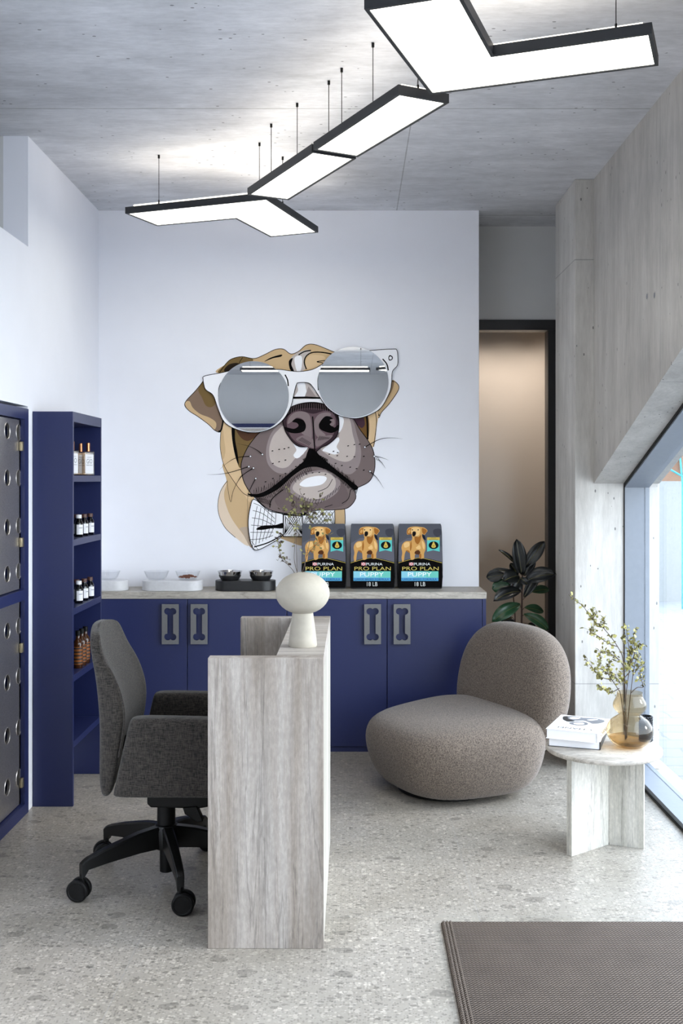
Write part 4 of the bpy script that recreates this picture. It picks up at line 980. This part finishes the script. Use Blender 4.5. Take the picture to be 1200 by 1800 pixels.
def amber_bottle():
    t = thing('brown_bottle', '', 'bottle', (0, 0, 0), 0, 'brown bottles on the fourth shelf')
    MB().lathe([(.001, .0005), (.022, .0005), (.024, .004), (.024, .12), (.02, .138), (.011, .148), (.011, .17)], M['amberb'], n=20).build('bottle_body', t, ang=50)
    MB().lathe([(.013, .165), (.013, .19)], M['black'], n=16).build('cap', t)
    l = MB(); l.lathe([(.0245, .02), (.0245, .11)], M['orange'], n=20, cap0=False, cap1=False)
    for k in range(5): l.lathe([(.0248, .026 + k * .018), (.0248, .033 + k * .018)], M['ink'], n=20, cap0=False, cap1=False)
    l.build('striped_label', t); return t
ab = amber_bottle()
for i, (x, y, lab) in enumerate(((-1.40, 5.36, 'brown bottle with orange label by the shelf panel edge'), (-1.40, 5.435, 'brown bottle with orange label between two others'), (-1.40, 5.51, 'brown bottle with orange label closest to the office chair back'))):
    o = ab if i == 0 else dup(ab); o.location = (x, y, SH[3]); o['label'] = lab
# ------------------------------------------------------------------ kennel cabinet with perforated steel doors
ky0, ky1 = 4.225, 5.062; kf = XL + .006
t = thing('kennel_cabinet', 'navy framed cabinet with perforated steel doors, set in the left wall', 'cabinet')
b = MB()
b.box(-2.15, kf, ky0, ky0 + .075, 0, 1.936, M['blue']); b.box(-2.15, kf, ky1 - .06, ky1, 0, 1.936, M['blue'])
for z0, z1 in ((0, .055), (1.025, 1.075), (1.885, 1.936)): b.box(-2.15, kf, ky0 + .075, ky1 - .06, z0, z1, M['blue'])
b.box(-2.15, -2.13, ky0 + .075, ky1 - .06, .055, 1.885, M['bluein'])
b.build('frame', t)
def perfpanel(z0, z1, zs):
    """steel plate with round holes, in plane x=const"""
    yA, yB = ky0 + .079, ky1 - .078; ys = [4.975 - .165 * k for k in range(4)]; R = .036; xx, th = kf - .020, .012
    mb = MB(); S = .075
    ye = [yA] ; 
    for y in sorted(ys): ye += [y - .055, y + .055]
    ye.append(yB); ze = [z0]
    for z in sorted(zs): ze += [z - .055, z + .055]
    ze.append(z1)
    for i in range(len(ye) - 1):
        for j in range(len(ze) - 1):
            a, b2, c, d2 = ye[i], ye[i + 1], ze[j], ze[j + 1]
            if i % 2 == 1 and j % 2 == 1:
                cy_, cz_ = (a + b2) / 2, (c + d2) / 2; n = 32; sq, ci = [], []
                for k in range(n):
                    an = 2 * pi * k / n + pi / n * 0; q = max(abs(cos(an)), abs(sin(an)))
                    sq.append((cy_ + .055 * cos(an) / q, cz_ + .055 * sin(an) / q)); ci.append((cy_ + R * cos(an), cz_ + R * sin(an)))
                ci2 = [(cy_ + (p[0] - cy_) * 1.13, cz_ + (p[1] - cz_) * 1.13) for p in ci]
                mb.rings([[(xx, *p) for p in sq], [(xx, *p) for p in ci2], [(xx + .002, *[cc_ + (pp - cc_) * 1.06 for pp, cc_ in zip(p, (cy_, cz_))]) for p in ci], [(xx - .001, *p) for p in ci], [(xx - th, *p) for p in ci], [(xx - th, *p) for p in sq]], M['kennelm'], False, False)
            else:
                mb.add([(xx, a, c), (xx, b2, c), (xx, b2, d2), (xx, a, d2)], [(0, 1, 2, 3)], M['kennelm']); mb.add([(xx - th, a, c), (xx - th, b2, c), (xx - th, b2, d2), (xx - th, a, d2)], [(3, 2, 1, 0)], M['kennelm'])
    for q in (((yA, z0), (yB, z0)), ((yB, z0), (yB, z1)), ((yB, z1), (yA, z1)), ((yA, z1), (yA, z0))):
        (a, c), (b2, d2) = q; mb.add([(xx, a, c), (xx, b2, d2), (xx - th, b2, d2), (xx - th, a, c)], [(0, 1, 2, 3)], M['kennelm'])
    o = mb.build('door', t, ang=30)
    for hz in (z0 + .10 if z0 < .5 else z0 + .22, z1 - .125 if z1 > 1.5 else z1 - .22):
        h_ = MB(); h_.box(kf - .018, kf - .004, ky1 - .085, ky1 - .062, hz - .022, hz + .022, M['hinge']); h_.build('hinge', o, bevel=.002)
perfpanel(1.08, 1.88, (1.835, 1.612, 1.385, 1.165) if False else (1.82, 1.605, 1.38, 1.165)); perfpanel(.06, 1.02, (.905, .668, .425, .19))
# ------------------------------------------------------------------ rubber plant
t = thing('rubber_plant', 'potted rubber plant with dark glossy leaves behind the lounge chair', 'plant')
py = 6.42; sp_ = F / py
px_ = lambda x, y, o=0: P(840 + x / 8, 930 + y / 8, py + o)
b = MB(); pc = px_(600, 1400); 
b.lathe([(.11, 0), (.115, .004), (.14, .30), (.145, .34), (.133, .34), (.128, .31), (.001, .31)], M['black'], (pc[0], py, 0), 48); b.build('pot', t)
MB().lathe([(.127, .309), (.127, .318), (.001, .32)], M['soil'], (pc[0], py, 0), 32).build('soil', t)
b = MB(); b.tube(smooth_open([(pc[0], py, .3), tuple(px_(612, 1300)), tuple(px_(618, 900)), tuple(px_(622, 640)), tuple(px_(600, 560))], 4), .0065, M['stem'], 8, .004)
b.tube(smooth_open([(pc[0] - .03, py, .3), tuple(px_(520, 1280)), tuple(px_(500, 1000)), tuple(px_(490, 860))], 4), .005, M['stem'], 8, .003)
b.tube([tuple(px_(500, 900)), tuple(px_(480, 780)), tuple(px_(500, 700))], .003, M['stem'], 8)
b.build('stem', t)
random.seed(2)
def rleaf(b0, tip, w, mat, o0, o1, nrm, stem_from=None, arch=0):
    p0 = px_(*b0, o0); p1 = px_(*tip, o1); d = p1 - p0; L = d.length; d.normalize(); nv = Vector(nrm).normalized()
    s = d.cross(nv).normalized(); nn = s.cross(d).normalized(); W = w / 8 / sp_ / 2 * 1.22; vs = []; N = 12
    for k in range(N + 1):
        t_ = k / N; ww = W * (sin(pi * t_ ** 1.12) ** .6 if 0 < t_ < 1 else .03)
        c = p0 + d * L * t_ + nn * (arch * L * 4 * t_ * (1 - t_))
        vs += [c - s * ww + nn * W * .35, c - s * ww * .5 + nn * W * .12, c, c + s * ww * .5 + nn * W * .12, c + s * ww + nn * W * .35]
    fs = []
    for k in range(N):
        for j in range(4): i = k * 5 + j; fs.append((i, i + 1, i + 6, i + 5))
    mb = MB(); mb.flat = True; mb.add([tuple(v) for v in vs], fs, mat); 
    for sg in (1,):
        rib = [tuple(Vector(vs[k * 5 + 2]) + nn * .0012) for k in range(N)]
        mb.tube(rib, .0006, M['rib'], 4)
    if stem_from: mb.tube([tuple(px_(*stem_from)), tuple(p0)], .002, M['stem'], 5)
    o = mb.build('leaf', t, ang=80)
    sm = o.modifiers.new('s', 'SOLIDIFY'); sm.thickness = .001
D1, G1 = M['rubber1'], M['rubber2']
F_ = (0, -1, .25)
for a in (((610, 640), (535, 140), 165, D1, 0, -.02, F_, None, .05), ((640, 560), (930, 175), 150, D1, 0, .02, (-.2, -1, .1), (620, 650), .08), ((640, 660), (790, 400), 120, D1, .02, .03, F_, None, 0), ((552, 530), (285, 295), 62, D1, .0, -.03, (.2, -1, .8), (600, 640), .1),
          ((660, 745), (1100, 640), 200, D1, -.02, -.08, (0, -1, .7), (620, 690), .16), ((640, 960), (860, 600), 120, D1, .01, .02, F_, None, 0), ((545, 640), (205, 575), 70, D1, .02, .05, (0, -1, .9), None, .08),
          ((370, 640), (120, 680), 150, D1, .03, .05, F_, None, .06), ((560, 660), (345, 740), 190, D1, -.03, -.08, (0, -1, .6), (620, 700), .15), ((450, 790), (200, 850), 190, G1, .02, .03, (0, -1, .5), (490, 880), .05), ((590, 700), (480, 870), 150, D1, .02, 0, F_, None, .05),
          ((595, 880), (215, 1020), 170, D1, -.02, -.09, (0, -1, .8), (615, 900), .18), ((590, 1065), (195, 1310), 170, G1, -.02, -.07, (-.2, -1, .5), (612, 1140), .16), ((645, 1110), (910, 1170), 115, G1, .02, .06, (0, -1, .7), (615, 1150), .1), ((640, 1205), (990, 1435), 140, G1, -.01, -.07, (.2, -1, .6), (615, 1230), .16),
          ((740, 890), (990, 855), 110, G1, .03, .07, (0, -1, .6), (620, 1000), .12), ((480, 1240), (325, 1310), 70, D1, .03, .05, F_, (520, 1290), .05), ((600, 690), (700, 780), 90, D1, -.02, -.04, F_, None, .1), ((560, 640), (450, 480), 100, D1, .05, .06, F_, None, 0), ((700, 1330), (800, 1370), 60, D1, .05, .06, F_, (620, 1320), 0), ((520, 1310), (440, 1300), 60, D1, .05, .06, F_, None, 0)):
    rleaf(*a)
# ------------------------------------------------------------------ light
W = bpy.data.worlds.new('World'); bpy.context.scene.world = W; W.use_nodes = True
nt = W.node_tree; bg = nt.nodes['Background']
tc = nt.nodes.new('ShaderNodeTexCoord'); sp = nt.nodes.new('ShaderNodeSeparateXYZ'); nt.links.new(tc.outputs['Generated'], sp.inputs[0])
rp = nt.nodes.new('ShaderNodeValToRGB'); nt.links.new(sp.outputs[2], rp.inputs[0])
rp.color_ramp.elements[0].position = 0.0; rp.color_ramp.elements[0].color = (.90, .95, 1, 1); rp.color_ramp.elements[1].position = .8; rp.color_ramp.elements[1].color = (.66, .80, 1, 1)
nt.links.new(rp.outputs[0], bg.inputs[0]); bg.inputs[1].default_value = 3.7
for x in (.85, 1.12, 1.40):
    l = bpy.data.lights.new('downlight', 'SPOT'); l.energy = 15; l.color = (1, .94, .88); l.spot_size = radians(95); l.spot_blend = .8; l.shadow_soft_size = .05
    o = bpy.data.objects.new('corridor_downlight', l); C.objects.link(o); o.location = (x, 7.36, 2.88); o.rotation_euler = (radians(8), 0, 0)
sl = bpy.data.lights.new('sun', 'SUN'); sl.energy = .6; sl.angle = radians(14); sl.color = (1, .97, .93)
so = bpy.data.objects.new('sun', sl); C.objects.link(so); so.rotation_euler = Vector((-cos(radians(27)), .03, -sin(radians(27)))).to_track_quat('-Z', 'Y').to_euler()
def portal(loc, size, rot):
    l = bpy.data.lights.new('portal', 'AREA'); l.shape = 'RECTANGLE'; l.size, l.size_y = size; l.cycles.is_portal = True
    o = bpy.data.objects.new('window_portal', l); C.objects.link(o); o.location = loc; o.rotation_euler = rot
portal((1.70, 1.65, 1.52), (3.1, 8.4), (0, radians(90), 0))
# ------------------------------------------------------------------ camera
cam = bpy.data.cameras.new('Camera'); co = bpy.data.objects.new('Camera', cam); C.objects.link(co)
co.location = (0, 0, HC); co.rotation_euler = (radians(90), 0, 0)
cam.sensor_fit = 'VERTICAL'; cam.sensor_height = 36; cam.sensor_width = 24; cam.lens = F / 1800 * 36
cam.shift_x = -(VX - 600) / 1800; cam.shift_y = -(900 - VY) / 1800
cam.clip_start = .05
sc = bpy.context.scene; sc.camera = co
sc.view_settings.view_transform = 'Standard'; sc.view_settings.look = 'None'; sc.view_settings.exposure = 1.15; sc.view_settings.gamma = 1
sc.view_settings.use_curve_mapping = False
